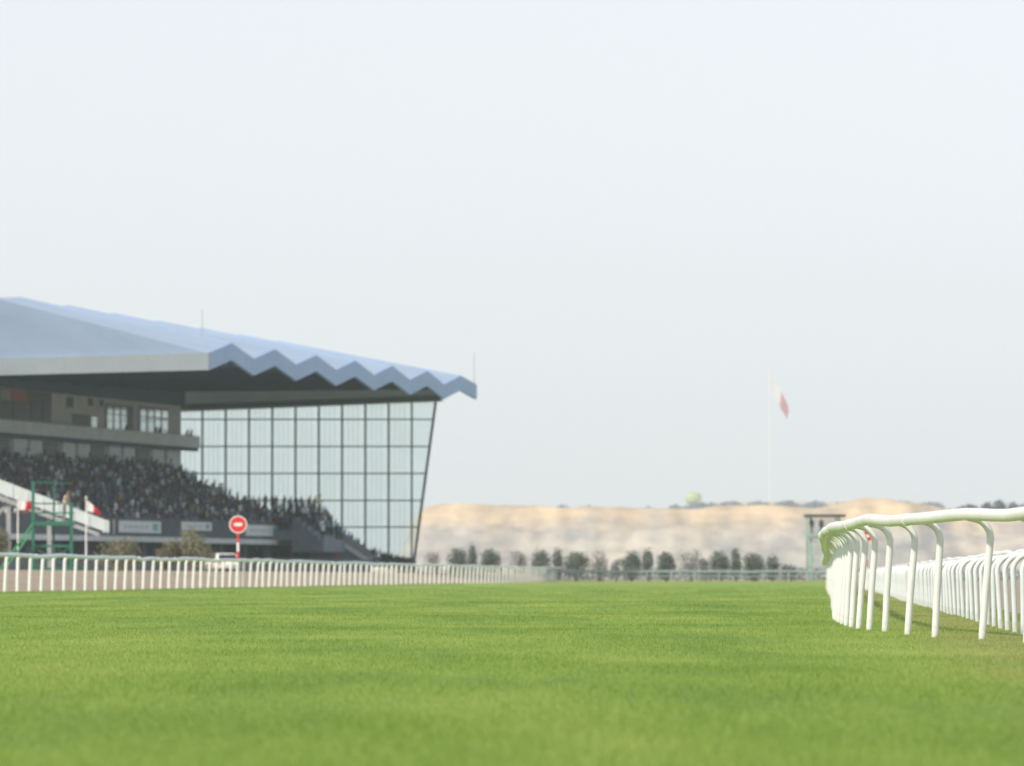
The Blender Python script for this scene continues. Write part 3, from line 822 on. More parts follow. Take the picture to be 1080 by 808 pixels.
def crowd():
    V, Fc, C = [], [], []; nb = 0
    base = {}
    for k, me in LM.items():
        co = np.array([v.co for v in me.vertices]); base[k] = (co, [tuple(p.vertices) for p in me.polygons], [p.material_index for p in me.polygons])
    fixed = {1: (.025, .035, .075), 2: (.24, .15, .11), 3: (.015, .012, .01), 4: (.02, .02, .02)}
    for k in range(2, NR):
        v, z = tread(k); u = -112.0 + random.random() * .6
        while u < -5:
            if random.random() < .84:
                kind = 'stand' if random.random() < .30 else random.choice(('sit', 'sit_lean'))
                co, fcs, mi = base[kind]; a = FACE + random.uniform(-.5, .5); s_ = random.uniform(.92, 1.07)
                q = S(u, v - .44 + random.uniform(-.08, .08) + (.2 if kind == 'stand' else 0), z)
                ca, sa = math.cos(a) * s_, math.sin(a) * s_
                P = np.stack([co[:, 0] * ca - co[:, 1] * sa + q.x, co[:, 0] * sa + co[:, 1] * ca + q.y, co[:, 2] * s_ + q.z], 1)
                V.append(P); t_ = tone(); lt = random.choice(((.025, .035, .08), (.03, .035, .055), (.10, .12, .18)))
                for f, m in zip(fcs, mi):
                    Fc.append(tuple(nb + i for i in f)); C.append(t_ if m == 0 else (lt if m == 1 else fixed[m]))
                nb += len(P)
            u += .64 + random.uniform(0, .14)
    me = bpy.data.meshes.new('crowd'); me.from_pydata(np.concatenate(V).tolist(), [], Fc)
    a = me.color_attributes.new('tone', 'FLOAT_COLOR', 'CORNER')
    arr = np.ones((len(me.loops), 4), np.float32); tot = np.array([len(f) for f in Fc])
    arr[:, :3] = np.repeat(np.array(C, np.float32), tot, axis=0)
    a.data.foreach_set('color', arr.ravel())
    me.polygons.foreach_set('use_smooth', [True] * len(me.polygons)); me.materials.append(M['crowd'])
    tag(link('crowd', me), 'dark mass of spectators filling the upper rows of the terrace', 'crowd', kind='stuff')
crowd()
# people on the end platform, seen against the glazed wall
for k in range(6):
    for v in np.arange(-6.0, 2.0, .62):
        if random.random() < .9:
            person(random.choice(('stand', 'stand', 'lean')), S(-12 + k * 2.0 + random.uniform(-.6, .6), v + random.uniform(-.12, .12), 5.2 + k * .4), FACE + random.uniform(-.9, .9), tone(),
                   'spectator in the packed standing group at the terrace end before the glazed wall', 'spectators standing at the end of the terrace', scale=random.uniform(.94, 1.06))
for k in range(6):
    for u in np.arange(-12.4, -4.6, .75):
        if random.random() < .62:
            person('stand', S(u + random.uniform(-.15, .15), 2.48 + k * .55, 6.5 - k * .45), FACE + random.uniform(-.6, .6), tone(), 'spectator standing on the grey steps between the banners and the end stair', 'spectators on the end steps')
for i, (x, y) in enumerate([(338, 529), (341, 533), (344, 535), (347, 540), (350, 543), (354, 547), (357, 551), (361, 554), (364, 557), (368, 560), (371, 562), (375, 566), (378, 567), (383, 572)]):
    p = pu(x, y, -1.5 - (i % 2) * 1.5)
    person('stand', (p.x, p.y, p.z - 1.74), FACE + random.uniform(-.6, .6), tone(), 'spectator on the stair going down in front of the pale glazed end wall', 'spectators on the end stair')
for x, lab in ((113.5, 'left one of two white robed people at the low end of the ramp'), (120, 'right one of two white robed people at the low end of the ramp')):
    q = pv(x, 533, .9); person('stand', (q.x, q.y, 4.25), FACE, (.7, .7, .68), lab, mats={0: M['robe'], 1: M['robe']})
p = pu(335.5, 520.5, -1.0)
person('lean', (p.x, p.y, p.z - 1.74), FACE, (.62, .75, .04), 'person in a bright yellow green vest standing out against the glazed end wall', mats={0: M['hivis'], 1: M['hivis']})
p = pu(354.5, 577, -6.5); person('stand', (p.x, p.y, p.z - 1.74), FACE + 1, (.55, .03, .03), 'person in bright red clothes in front of the grey stair side wall', mats={0: M['red'], 1: M['red']})
p = pu(346, 549.5, -3.2); person('lean', (p.x, p.y, p.z - 1.74), FACE, (.42, .03, .06), 'person in a dark red top on the stair below the yellow vest')
for (x, y, lab) in ((318, 556, 'person in white robe at the head of the stair beside the platform'), (324, 563, 'person in pale blue shirt lower down beside the grey stair wall'), (312, 572, 'person in light shirt under the end of the terrace')):
    p = pu(x, y, -7.5); person('stand', (p.x, p.y, p.z - 1.74), FACE, (.42, .46, .62), lab, mats={0: M['robe']} if 'robe' in lab else None)
for x in (283, 291, 271, 299, 306, 340):
    p = pv(x, 572 + random.uniform(-2, 2), -3.0)
    person('stand', (p.x, p.y, p.z - 1.74), FACE + random.uniform(-1, 1), tone(), 'person standing in the shade under the terrace slab', 'people under the terrace')
for i, x in enumerate(range(392, 438, 3)):
    p = pu(x, 577 + (x - 392) * .28 + random.uniform(-1.5, 1.5), 1.5 - random.random() * 5)
    person('stand', (p.x, p.y, p.z - 1.74), FACE + random.uniform(-1, 1), (.02, .022, .03), 'person in dark clothes in the huddle at the foot of the glazed end wall', 'people at the foot of the end wall')
for (x, y, lab) in ((131.5, 450, 'person leaning on the balcony below the wider gap between the two windows'), (163, 448, 'person in dark clothes at the balcony below the right window'), (166.5, 449, 'shorter person at the balcony below the right window')):
    p = pv(x, y, VB - .5); person('lean', (p.x, p.y, zB - .95), FACE, (.02, .02, .03), lab)
for (x, lab) in ((196, 'left one of two people at the far end of the balcony'), (200, 'right one of two people at the far end of the balcony')):
    p = pv(x, 455, VB - .6); person('lean', (p.x, p.y, zB - .95), FACE, (.02, .02, .03), lab)

# ------------------------------------------------------------------ things in front of the stand
rw = MB()
rw.sbox(-230, -9, 9.2, 9.6, -.3, 2.1); rw.sbox(-230, -9, 9.12, 9.68, 2.1, 2.25)
me = rw.mesh('retaining_wall', M['barrier']); tag(link('retaining_wall', me), 'long low dark wall between the sandy apron and the grandstand', 'wall')
# white access ramp
DR = 468
RP = tag(empty('access_ramp', at(60, 580, DR)), 'white sided ramp on steel legs sloping down past the terrace at left', 'ramp')
def rp(b, name, m):
    me = b.mesh(name, m); me.transform(Matrix.Translation(-RP.location)); return link(name, me, RP)
def slant(x0, yt0, yb0, x1, yt1, yb1, dy0, dy1):
    a, b_, c, d_ = at(x0, yb0, DR), at(x1, yb1, DR), at(x0, yt0, DR), at(x1, yt1, DR)
    o0, o1 = Vector((0, dy0, 0)), Vector((0, dy1, 0))
    m = MB(); m.hexa([a + o0, b_ + o0, b_ + o1, a + o1, c + o0, d_ + o0, d_ + o1, c + o1]); return m
rp(slant(-40, 491, 506, 113, 549.5, 561.5, 0, .15), 'side_panel', M['ramp_white'])
rp(slant(-40, 491, 506, 113, 549.5, 561.5, 2.4, 2.55), 'side_panel', M['ramp_white'])
rp(slant(-40, 508, 513, 104, 562, 566, .05, 2.5), 'ramp_deck', M['steel'])
m = MB()
for k in range(10):
    x = -36 + k * 16.2; yt = 491 + (x + 40) * .3823; m.bar(at(x, yt + 1.5, DR - .05), at(x, yt + 14, DR - .05), .1, .05)
rp(m, 'panel_battens', M['parapet'])
for x, y in ((9, 530), (-24, 518), (52, 546)):
    m = MB(); m.bar(at(x, y, DR + .7), Vector((at(x, y, DR).x, DR + .7, .2)), .35, .35); rp(m, 'leg', M['steel'])
m = MB(); m.bar(at(9, 531, DR + .9), at(-8, 548, DR + .9), .3, .3); rp(m, 'brace', M['steel'])
# flags on short poles
def flag_mesh(dx, dz, ht, taper, split, teeth=5, amp=.12):
    """white hoist, serrated edge, red fly; origin at the top of the hoist, fly end dx out and dz down"""
    def P(s, t):
        y = amp * math.sin(s * 7 + t * 1.5) * s
        return (dx * (s + .05 * math.sin(t * 5) * s), y, -dz * s * (.8 + .2 * s) - ht * (t * (1 - taper * s)) + .04 * ht * math.sin(s * 9) * s)
    w_, r_ = MB(), MB()
    def edge(t):
        q = (t * teeth) % 1.0; return split + .10 * (1 - abs(2 * q - 1))
    T = [i / (teeth * 4) for i in range(teeth * 4 + 1)]
    for (mb, lo, hi) in ((w_, 0, None), (r_, None, 1)):
        vs, fs = [], []; n_ = 8
        for t in T:
            e = edge(t); a, c = (0, e) if lo == 0 else (e, 1)
            for i in range(n_ + 1): vs.append(P(a + (c - a) * i / n_, t))
        for j in range(len(T) - 1):
            for i in range(n_):
                fs.append((j * (n_ + 1) + i, j * (n_ + 1) + i + 1, (j + 1) * (n_ + 1) + i + 1, (j + 1) * (n_ + 1) + i))
        mb.add(vs, fs, 0, True)
    return w_, r_
def flagpole(name, label, base, top_z, r, dx, dz, ht, taper, group=None, amp=.1, ztop_flag=None, rz=0, split=.42):
    root = tag(empty(name, base, rz), label, 'flag', group)
    h = top_z - base[2]
    b = MB(); b.tube([(0, 0, -.2), (0, 0, h)], [r, r * .7], 10); b.lathe([(0.0, 0), (r * 1.6, r), (r * 1.6, r * 2), (0.0, r * 3)], (0, 0, h), 10); b.build('pole', M['white'], root)
    w_, r_ = flag_mesh(dx, dz, ht, taper, split, amp=amp)
    for mb, nm, m in ((w_, 'white_cloth', M['flag_white']), (r_, 'red_cloth', M['flag_red'])):
        o = mb.build(nm, m, root); o.location = (r, 0, (ztop_flag if ztop_flag else h - .1))
    return root
for (x, yt, dr, lab) in ((19, 526.5, (.86, .05, .55, .05), 'small white and red flag flying straight from a pole beside the green tower'), (91, 526, (.80, .72, .66, .7), 'small white and red flag drooping from a pole before the lower end of the ramp')):
    t_ = at(x, yt, 345)
    flagpole('flag_pole', lab, (t_.x, t_.y, ground_z(t_.x, t_.y)), t_.z, .05, *dr, 'small flags by the rail')
# green camera tower
DT = 315
tx = at(54, 600, DT)
TW_ = tag(empty('camera_tower', (tx.x, tx.y, .5)), 'open green steel camera tower with railed platform and slanted ladder', 'tower')
sc_ = DT / F
def L_(x, y, dy=0.0): q = at(x, y, DT); return Vector((q.x - tx.x, dy, q.z - .5))
x0, x1 = 35, 75.5
for (x, dy, yt) in ((x0, 0, 508), (x1, 0, 531), (x0 + 19, 1.9, 508), (x1 - 4, 1.9, 531)):
    a = L_(x, yt, dy); b = MB(); b.bar((a.x, dy, -.6), a, .17 if dy == 0 else .11, .17 if dy == 0 else .11); b.build('leg', M['green'], TW_)
b = MB(); p = L_(x0 - 1, 552, 0); q = L_(x1 + 1, 552, 0); b.box((p.x, -.1, p.z - .12), (q.x, 2.0, p.z + .1)); b.build('platform', M['green'], TW_)
b = MB()
for y in (531, 541): b.bar(L_(x0, y, 0), L_(x1, y, 0), .06); b.bar(L_(x0, y, 1.9), L_(x1, y, 1.9), .06); b.bar(L_(x0, y, 0), L_(x0, y, 1.9), .06)
b.bar(L_(x0, 508.5, 0), L_(x0 + 19, 508.5, 1.9), .09); b.bar(L_(x0 + 3, 508.5, 0), L_(x1, 510, 0), .05)
b.build('guard_rail', M['green'], TW_)
b = MB()
for y in (576, 600): b.bar(L_(x0, y, 0), L_(x1, y, 0), .12); b.bar(L_(x0 + 19, y, 1.9), L_(x1 - 4, y, 1.9), .1)
b.bar(L_(x0, 600, 0), L_(x1, 577, 0), .06); b.bar(L_(x0, 577, 0), L_(x1, 600, 0), .06)
b.bar(L_(x0, 588, 0), L_(x0 + 19, 588, 1.9), .06); b.bar(L_(x1, 588, 0), L_(x1 - 4, 588, 1.9), .06)
b.build('cross_bracing', M['green'], TW_)
for q_ in ((590, 32, 618), (606, 12, 620)):
    b = MB(); b.bar(L_(x1, q_[0], 0), L_(x1 + q_[1], q_[2], 1.0), .09); b.build('stay', M['green'], TW_)
b = MB(); c_ = L_(0, 607); b.bar(L_(x0, 552, -.15), L_(-6, 610, -.15), .10); b.bar(L_(x0, 560, -.6), L_(-6, 618, -.6), .10)
for k in range(12):
    t = k / 11; b.bar(L_(x0, 552, -.15).lerp(L_(-6, 610, -.15), t), L_(x0, 560, -.6).lerp(L_(-6, 618, -.6), t), .03)
b.build('ladder', M['green_light'], TW_)
pp = at(66, 551, DT)
person('lean', (pp.x, pp.y + .9, TW_.location.z + L_(0, 552).z + .1), -.4, (.55, .45, .34), 'person in beige top standing on the green tower platform', mats={0: M['beige_top'], 1: M['steel']})
# no entry signs
def no_entry(label, px_, py_, d, rad, base_z):
    c = at(px_, py_, d)
    root = tag(empty('no_entry_sign', (c.x, c.y, base_z)), label, 'sign', 'round no entry signs'); h = c.z - base_z
    pr = rad * .15
    for k in range(7):
        b = MB(); z0, z1 = h * k / 7 - (.1 if k == 0 else 0), h * (k + 1) / 7 - (.0 if k < 6 else rad * .2)
        b.tube([(0, 0, z0), (0, 0, z1)], pr, 12); b.build('post_band', M['red'] if k in (3, 5) else M['white'], root)
    b = MB(); b.lathe([(0.0, -.09), (rad * 1.0, -.09), (rad * 1.0, -.05), (0.0, -.05)], (0, 0, h), 36, axis='y', smooth=False); disc = b.build('disc', M['white'], root)
    b = MB(); b.lathe([(0.0, -.098), (rad * .89, -.098), (rad * .89, -.092), (0.0, -.092)], (0, 0, h), 36, axis='y', smooth=False); b.build('red_field', M['red'], disc)
    b = MB(); L2, H2 = rad * .40, rad * .17
    pts = []
    for (cx_, a0_) in ((L2 - H2 * .5, -90), (-(L2 - H2 * .5), 90)):
        for k in range(9):
            a = R(a0_ + k * 180 / 8); pts.append((cx_ + H2 * math.cos(a), H2 * math.sin(a)))
    vs = [(x, -.105, h + z) for x, z in pts] + [(x, -.1, h + z) for x, z in pts]; n_ = len(pts)
    b.add(vs, [tuple(range(n_)), tuple(range(n_, 2 * n_))[::-1]] + [(i, (i + 1) % n_, n_ + (i + 1) % n_, n_ + i) for i in range(n_)]); b.build('white_bar', M['white'], disc)
no_entry('round red no entry sign on a red and white striped post by the grandstand rail', 251.3, 553.3, 289, .45, 0.0)
no_entry('small round red sign glimpsed between the posts of the curving rail at right', 914, 565.5, 236, .26, 0.0)
# parked white car seen from behind
def car(label, loc, rz):
    root = tag(empty('parked_car', loc, rz), label, 'car'); car_root = root
    W, Lg = .92, 2.3
    b = MB()
    secs = [(-Lg, .42, .78, .80), (-Lg + .12, .30, .98, .88), (-1.2, .28, 1.06, .92), (.6, .28, 1.04, .92), (1.75, .30, .94, .90), (Lg - .1, .34, .80, .84), (Lg, .42, .66, .76)]
    vs, fs = [], []
    for (y, zb, zt, wd) in secs:
        vs += [(-wd * .95, y, zb), (wd * .95, y, zb), (wd, y, zb + .25), (wd, y, zt - .12), (wd * .93, y, zt), (-wd * .93, y, zt), (-wd, y, zt - .12), (-wd, y, zb + .25)]
    for i in range(len(secs) - 1):
        for k in range(8): fs.append((i * 8 + k, i * 8 + (k + 1) % 8, (i + 1) * 8 + (k + 1) % 8, (i + 1) * 8 + k))
    fs += [tuple(range(8))[::-1], tuple(range(48, 56))]
    b.add(vs, fs, 0, True); b.build('body', M['car'], root)
    b = MB(); secs = [(-2.05, 1.0, 1.02, .84), (-1.65, 1.0, 1.60, .74), (-1.1, 1.0, 1.68, .72), (.1, 1.0, 1.67, .72), (.6, 1.0, 1.55, .73), (1.25, 1.0, 1.03, .82)]
    vs, fs = [], []
    for (y, zb, zt, wd) in secs:
        vs += [(-.88, y, zb), (.88, y, zb), (wd, y, max(zt - .06, zb)), (wd * .9, y, zt), (-wd * .9, y, zt), (-wd, y, max(zt - .06, zb))]
    for i in range(len(secs) - 1):
        for k in range(6): fs.append((i * 6 + k, i * 6 + (k + 1) % 6, (i + 1) * 6 + (k + 1) % 6, (i + 1) * 6 + k))
    fs += [tuple(range(6))[::-1], tuple(range(30, 36))]
    b.add(vs, fs, 0, True); b.build('cabin', M['car'], root)
    b = MB(); b.add([(-.70, -2.02, 1.10), (.70, -2.02, 1.10), (.62, -1.70, 1.54), (-.62, -1.70, 1.54), (-.70, -2.05, 1.12), (.70, -2.05, 1.12), (.62, -1.73, 1.56), (-.62, -1.73, 1.56)], [(0, 1, 2, 3), (7, 6, 5, 4), (0, 4, 5, 1), (1, 5, 6, 2), (2, 6, 7, 3), (3, 7, 4, 0)]); b.build('rear_window', M['dark_glass'], root)
    for s in (-1, 1):
        b = MB(); x = .80 * s
        b.add([(x * 1.075, -1.5, 1.12), (x * 1.075, .95, 1.12), (x * .96, .5, 1.5), (x * .955, -1.3, 1.55)], [(0, 1, 2, 3)]); b.build('side_window', M['dark_glass'], root)
        b = MB(); b.box((x * .86 - .07, -2.33, .72), (x * .86 + .07, -2.2, .92)); b.build('tail_light', M['red'], root)
        for y in (-1.45, 1.45):
            b = MB(); b.tube([(x * .98 - .11, y, .33), (x * .98 + .11, y, .33)], .33, 20); wh = b.build('wheel', M['tyre'], root)
            b = MB(); b.tube([(x * .98 + .10 * s, y, .33), (x * .98 + .13 * s, y, .33)], .2, 16); b.build('rim', M['steel'], wh)
    return root
cc = at(234, 590, 492)
car('white car behind the low dark wall beside the striped sign post', (cc.x, cc.y, .9), R(16)).scale = (1.16, 1.16, .98)

# ------------------------------------------------------------------ vegetation
def leaf_mesh(name, clumps, n, size, m, seed):
    """clumps: (centre, radii); leaf-sized quads through the volume, denser near the skin"""
    r_ = np.random.default_rng(seed)
    wts = np.array([c[1][0] * c[1][1] * c[1][2] for c in clumps]); wts = wts / wts.sum()
    k = r_.choice(len(clumps), n, p=wts)
    cen = np.array([c[0] for c in clumps])[k]; rad = np.array([c[1] for c in clumps])[k]
    dv = r_.normal(size=(n, 3)); dv /= np.linalg.norm(dv, axis=1)[:, None]
    rr = r_.uniform(.25, 1.0, n) ** .45 * r_.uniform(.88, 1.12, n)
    c = cen + dv * rad * rr[:, None]
    a = r_.normal(size=(n, 3)); a /= np.linalg.norm(a, axis=1)[:, None]
    nn = dv + r_.normal(size=(n, 3)) * .6
    a -= nn * (np.sum(a * nn, 1) / np.sum(nn * nn, 1))[:, None]; a /= np.linalg.norm(a, axis=1)[:, None] + 1e-9
    b_ = np.cross(nn, a); b_ /= np.linalg.norm(b_, axis=1)[:, None] + 1e-9
    s = size * r_.uniform(.6, 1.3, n)[:, None]
    P = np.stack([c - a * s, c - b_ * s * .55, c + a * s, c + b_ * s * .55], 1).reshape(-1, 3)
    me = bpy.data.meshes.new(name)
    me.from_pydata(P.tolist(), [], [(4 * i, 4 * i + 1, 4 * i + 2, 4 * i + 3) for i in range(n)])
    me.materials.append(m); return me
def shrub(name, label, cat, base, w_, h_, m, seed, group=None, n=900, leaf=.14, clear=.12, tall=False, gap=False, round_=False):
    rd = random.Random(seed)
    root = tag(empty(name, base), label, cat, group)
    b = MB(); b.tube([(0, 0, -.2), (.03 * w_, 0, h_ * .3), (0, .02, h_ * .6)], [.07 * w_, .05 * w_, .02 * w_], 8)
    for k in range(5):
        a = rd.uniform(0, 6.28); b.tube([(.02, 0, h_ * (.15 + .06 * k)), (math.cos(a) * w_ * .17, math.sin(a) * w_ * .17, h_ * (.35 + .06 * k)), (math.cos(a) * w_ * .34, math.sin(a) * w_ * .34, h_ * (.5 + .08 * k))], [.03 * w_, .022 * w_, .008 * w_], 6)
    b.build('trunk', M['bark'], root)
    cl = []
    nc = (9 if not tall else 7) + (5 if gap else 0)
    for k in range(nc):
        a = rd.uniform(0, 6.28); rr = rd.uniform(.0, .17 if round_ else .30) * w_
        z = h_ * (clear + .2 + rd.random() * (1 - clear - .42))
        q = rd.uniform(.20, .30) * w_
        cl.append(((math.cos(a) * rr, math.sin(a) * rr, z), (q, q, min(q * rd.uniform(.7, 1.1), h_ * .24))))
    cl.append(((0, 0, h_ * (clear + .42)), (w_ * .40, w_ * .40, h_ * .40)))
    if round_: cl.append(((0, 0, h_ * .5), (w_ * .46, w_ * .46, h_ * .47)))
    if gap: cl.pop()
    link('crown', leaf_mesh('crown', cl, n, leaf, m, seed), root)
    return root
# row of clipped trees at the end of the course
row = [(482, 577, 21, 'rounded dark tree nearest the glazed end wall', 0), (498, 574, 10, 'slim upright tree between the two leftmost rounded trees', 1), (517.5, 578, 23, 'rounded dark tree just right of the leftmost slim tree', 0),
       (570.5, 580, 21, 'rounded tree above the right end of the white grandstand rail', 0), (588, 577, 10, 'slim upright tree beside the big tree at the end of the white rail', 1), (608, 583, 29, 'biggest rounded tree, where the white rail meets the grey cross rail', 2),
       (666, 581, 20, 'rounded tree left of the tall narrow tree near the middle of the cross rail', 0), (683, 578, 11, 'tall narrow tree near the middle of the cross rail', 1), (702.5, 583, 20, 'rounded tree right of the tall narrow tree near the middle of the cross rail', 0),
       (758.5, 581, 21, 'rounded tree left of the tallest narrow tree on the right', 0), (776, 578, 11, 'tallest narrow tree on the right, between two rounded trees', 1), (795, 583, 23, 'wide rounded tree right of the tallest narrow tree', 0), (814.5, 585, 14, 'small pointed tree at the right end of the row', 1)]
for i, (x, y, wpx, lab, k) in enumerate(row):
    d = 640 + (i % 3) * 3; t_ = at(x, y, d); bw = wpx * 1.28 * d / F
    shrub('row_tree', lab, 'tree', (t_.x, t_.y, -.05), bw, t_.z + .25, M['leaf_bush'], 100 + i, 'clipped trees along the far end', n=1900 if k != 1 else 1000, leaf=.15, round_=True, clear=.02, tall=(k == 1))
for i, (x, y, wpx, lab) in enumerate([(457, 577, 20, 'pale grey tree against the hill beside the end wall'), (549, 578, 22, 'pale grey tree between two rounded dark trees over the white rail'), (632, 581, 24, 'pale grey tree right of the biggest rounded tree'), (650, 588, 12, 'low pale grey bush between the biggest tree and the middle group'),
                                          (729, 580, 26, 'widest pale grey tree between the middle group and the right group'), (744, 586, 14, 'low pale grey bush left of the right group'), (832, 596, 24, 'low wide bush left of the green gantry')]):
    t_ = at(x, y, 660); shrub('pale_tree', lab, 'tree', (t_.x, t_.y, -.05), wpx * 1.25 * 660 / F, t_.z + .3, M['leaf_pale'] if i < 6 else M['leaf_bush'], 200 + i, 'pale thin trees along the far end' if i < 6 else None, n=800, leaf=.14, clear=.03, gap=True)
# clipped low hedge behind the cross rail
cl = [((x, 634 + random.uniform(-.3, .3), .75), (1.5, .8, .85 + random.uniform(-.12, .12))) for x in np.arange(-14, 60, 1.3)]
tag(link('hedge', leaf_mesh('hedge', cl, 11000, .13, M['leaf_bush'], 5)), 'low dark hedge running behind the grey cross rail and the trees', 'hedge')
# shrubs in front of the stand
for i, (x, yt, wpx, hpx, lab) in enumerate([(127, 562, 52, 34, 'wide olive shrub below the banner nearest the ramp'), (203, 555, 50, 44, 'taller olive shrub below the middle banner'), (174, 567, 30, 26, 'low olive shrub left of the taller olive shrub'), (-2, 549, 32, 50, 'olive shrub beside the ramp legs, cut off by the left picture edge')]):
    d = 410; t_ = at(x, yt, d)
    shrub('olive_shrub', lab, 'shrub', (t_.x, t_.y, ground_z(t_.x, t_.y)), wpx * 1.12 * d / F, t_.z - ground_z(t_.x, t_.y), M['leaf_olive'], 300 + i, 'olive shrubs before the grandstand', n=1500, leaf=.11, clear=.04, gap=(i < 3))

# ------------------------------------------------------------------ gantry, hills, distance
gx = at(858, 607, 606)
GT = tag(empty('watch_gantry', (gx.x, gx.y, 0)), 'pale green watch gantry with flat dark roof standing behind the far rail', 'gantry')
gsx = 606 / F
def G(x, y, dy=0): q = at(x, y, 606); return Vector((q.x - gx.x, dy, q.z))
b = MB(); p, q = G(848.5, 545.5), G(891, 543); b.box((p.x, -1.6, p.z), (q.x, 1.6, p.z + .28)); b.build('roof', M['dark_metal'], GT)
for x in (853, 883):
    for dy in (-1.2, 1.2):
        b = MB(); b.bar(Vector((G(x, 0).x + dy * .2, dy, -.1)), Vector((G(x, 0).x + dy * .2, dy, G(0, 545.5).z)), .17, .17); b.build('leg', M['gantry_green'], GT)
b = MB(); p, q = G(850, 566), G(888, 564); b.box((p.x, -1.5, p.z), (q.x, 1.5, p.z + .2)); b.build('deck', M['gantry_green'], GT)
b = MB()
for y0, y1 in ((611, 590), (590, 567)):
    b.bar(G(853, y0, -1.25), G(883, y1, -1.25), .1); b.bar(G(883, y0, -1.25), G(853, y1, -1.25), .1); b.bar(G(853, y1, -1.25), G(883, y1, -1.25), .12)
b.bar(G(850, 557, -1.45), G(888, 557, -1.45), .07)
b.build('bracing', M['gantry_green'], GT)
b = MB()
for k in range(8): b.bar(G(849.5 + .6, 567 + k * 6, -1.4), G(855.5, 567 + k * 6, -1.4), .08)
b.bar(G(850, 567, -1.4), G(850, 611, -1.4), .1); b.bar(G(855.5, 567, -1.4), G(855.5, 611, -1.4), .1); b.build('ladder', M['gantry_green'], GT)
for x, lab in ((856, 'left one of two dark figures under the gantry roof'), (866, 'right one of two dark figures under the gantry roof')):
    q = at(x, 564, 606); person('stand', (q.x, q.y - .4, G(0, 566).z + .2), -1.6, (.03, .03, .035), lab)

crest = [(-200, 606), (395, 605), (425, 590), (441, 556), (452, 539), (470, 535.5), (500, 535), (530, 536), (560, 538.5), (600, 539), (640, 538.5), (690, 541), (715, 542), (740, 538), (790, 537), (830, 539), (866, 541), (876, 534), (885, 531), (896, 528), (908, 529), (918, 531), (936, 535), (952, 537), (975, 541), (1010, 543), (1080, 546), (1300, 545), (2000, 548)]
def crest_y(px):
    for (x0, y0), (x1, y1) in zip(crest, crest[1:]):
        if x0 <= px <= x1: return y0 + (y1 - y0) * (px - x0) / (x1 - x0)
    return 545
HD = 1500.0
vs, fs = [], []
xs = np.arange(-330, 560, 1.7); ds = np.concatenate([np.arange(1290, 1530, 4.0), np.arange(1530, 1760, 23)])
for d in ds:
    for x in xs:
        px_ = CX + x * F / HD
        top = (HY - crest_y(px_)) / F * HD + EYE
        fr_ = 40 * noise.noise(Vector((x * .012, 0, 7))) + 18 * noise.noise(Vector((x * .05, 1, 3))) + 9 * noise.noise(Vector((x * .17, 1, 8)))
        t = (d - 1325 - fr_ * .6) / 80.0
        t = max(0, min(1.05, t))
        # talus, then two quarried ledges
        s = .34 * sstep(t / .40) + .36 * sstep((t - .42) / .20) + .30 * sstep((t - .72) / .22)
        h = top * s
        env = sstep(t * 3) * (1 - .65 * sstep((t - .8) / .2))
        h += env * (1.9 * noise.noise(Vector((x * .06, d * .03, 0))) + .9 * noise.noise(Vector((x * .2, d * .09, 2))) + .5 * noise.noise(Vector((x * .55, d * .2, 9))))
        h += .35 * noise.noise(Vector((x * .35, 5, 5))) * sstep((t - .7) / .2)
        vs.append((x, d, h - .3))
n_ = len(xs)
fs = [(j * n_ + i, j * n_ + i + 1, (j + 1) * n_ + i + 1, (j + 1) * n_ + i) for j in range(len(ds) - 1) for i in range(n_ - 1)]
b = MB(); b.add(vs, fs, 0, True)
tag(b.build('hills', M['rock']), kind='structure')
# far plain and its blue treeline
b = MB(); vs = []
for j, (d, k) in enumerate(((4050, 0), (4150, .8), (4300, 1), (4900, 1))):
    for i in range(80):
        x = -1050 + i * 30; px_ = CX + x * F / 4250
        yt = 605 if px_ < 478 else 527.5 if 760 < px_ < 990 else (529 if 725 < px_ <= 760 else (534 if 690 < px_ < 1010 else 539))
        vs.append((x, d, ((HY - yt) / F * 4250 * (1 + .02 * noise.noise(Vector((i * .7, 0, 0))))) * k))
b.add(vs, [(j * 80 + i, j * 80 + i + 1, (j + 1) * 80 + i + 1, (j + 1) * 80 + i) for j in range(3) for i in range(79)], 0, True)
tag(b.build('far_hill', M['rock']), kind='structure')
cl = []
for px_ in np.arange(708, 990, 2.6):
    yt = 530.5 + 1.8 * math.sin(px_ * .21) + random.uniform(-1.2, 1.2) + (3 if px_ < 728 else 0)
    if random.random() < .12: continue
    t_ = at(px_, yt, 3950); hh = 6; cl.append(((t_.x, t_.y + random.uniform(-20, 20), t_.z - hh), (random.uniform(4, 8), 5, hh)))
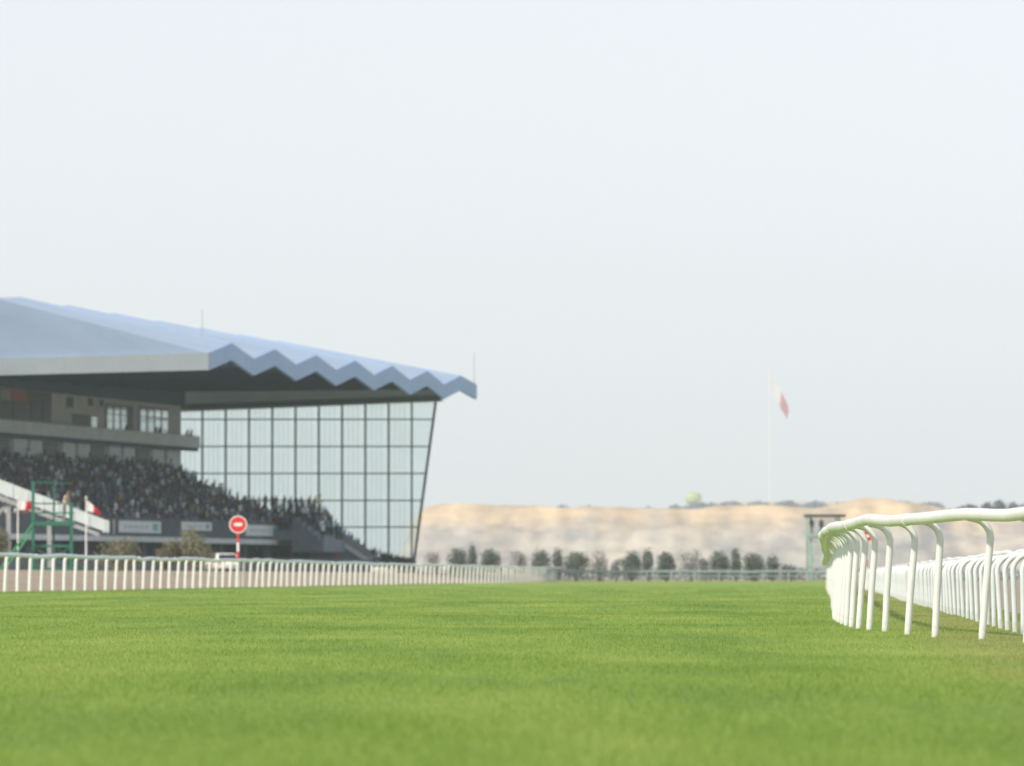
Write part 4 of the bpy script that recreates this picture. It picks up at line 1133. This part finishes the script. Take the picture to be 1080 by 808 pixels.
for px_ in np.arange(500, 700, 4.5):
    if random.random() < .4: continue
    t_ = at(px_, 534.5 + 1.5 * math.sin(px_ * .05) + random.uniform(-1, 1), 3950); hh = 5; cl.append(((t_.x, t_.y, t_.z - hh), (7, 5, hh)))
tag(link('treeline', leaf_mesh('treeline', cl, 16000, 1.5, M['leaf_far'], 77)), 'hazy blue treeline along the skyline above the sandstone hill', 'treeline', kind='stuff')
# trees on the hill top at right
for i, (px_, yt, wpx, hpx) in enumerate([(953, 537, 12, 9), (963, 538, 10, 8), (975, 537, 13, 9), (988, 536, 13, 9), (1001, 537, 11, 9), (1012, 534, 12, 11), (1026, 531, 16, 14), (1040, 528.5, 17, 17), (1054, 525.5, 19, 20), (1069, 527, 17, 19), (1083, 528, 18, 19), (1098, 530, 18, 17)]):
    d = 1640 + (i % 3) * 14; t_ = at(px_, yt, d)
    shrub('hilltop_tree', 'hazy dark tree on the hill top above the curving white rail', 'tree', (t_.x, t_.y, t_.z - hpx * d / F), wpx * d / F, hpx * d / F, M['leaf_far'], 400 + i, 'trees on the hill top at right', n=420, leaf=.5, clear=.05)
# pale green water tank
tk = at(731, 531, 4200)
WT = tag(empty('water_tank', (tk.x, tk.y, 0)), 'pale green rounded tank rising above the hazy treeline left of the tall flag', 'tank')
b = MB(); rt = 6.3; z0 = tk.z
b.lathe([(max(0.0, rt * math.cos(R(a)) ** .7) if abs(a) < 90 else 0.0, z0 + 4.0 + 4.6 * math.sin(R(a))) for a in range(-90, 91, 12)] + [(0.0, z0 + 8.6)], (0, 0, 0), 28); b.build('vessel', M['pale_green'], WT)
b = MB(); b.lathe([(rt * .75, -1), (rt * .6, z0 * .5), (rt * .75, z0 - .4)], (0, 0, 0), 20); b.build('stem', M['concrete'], WT)
# the tall flagpole far away
ft = at(812, 391, 5400)
flagpole('tall_flagpole', 'very tall distant pole with a large white and red flag fading into haze', (ft.x, ft.y, 0), ft.z, .75, 16.5, 31.0, 18.0, .25, amp=1.8, ztop_flag=ft.z - 2.5, split=.52)
SC.render.film_transparent = False
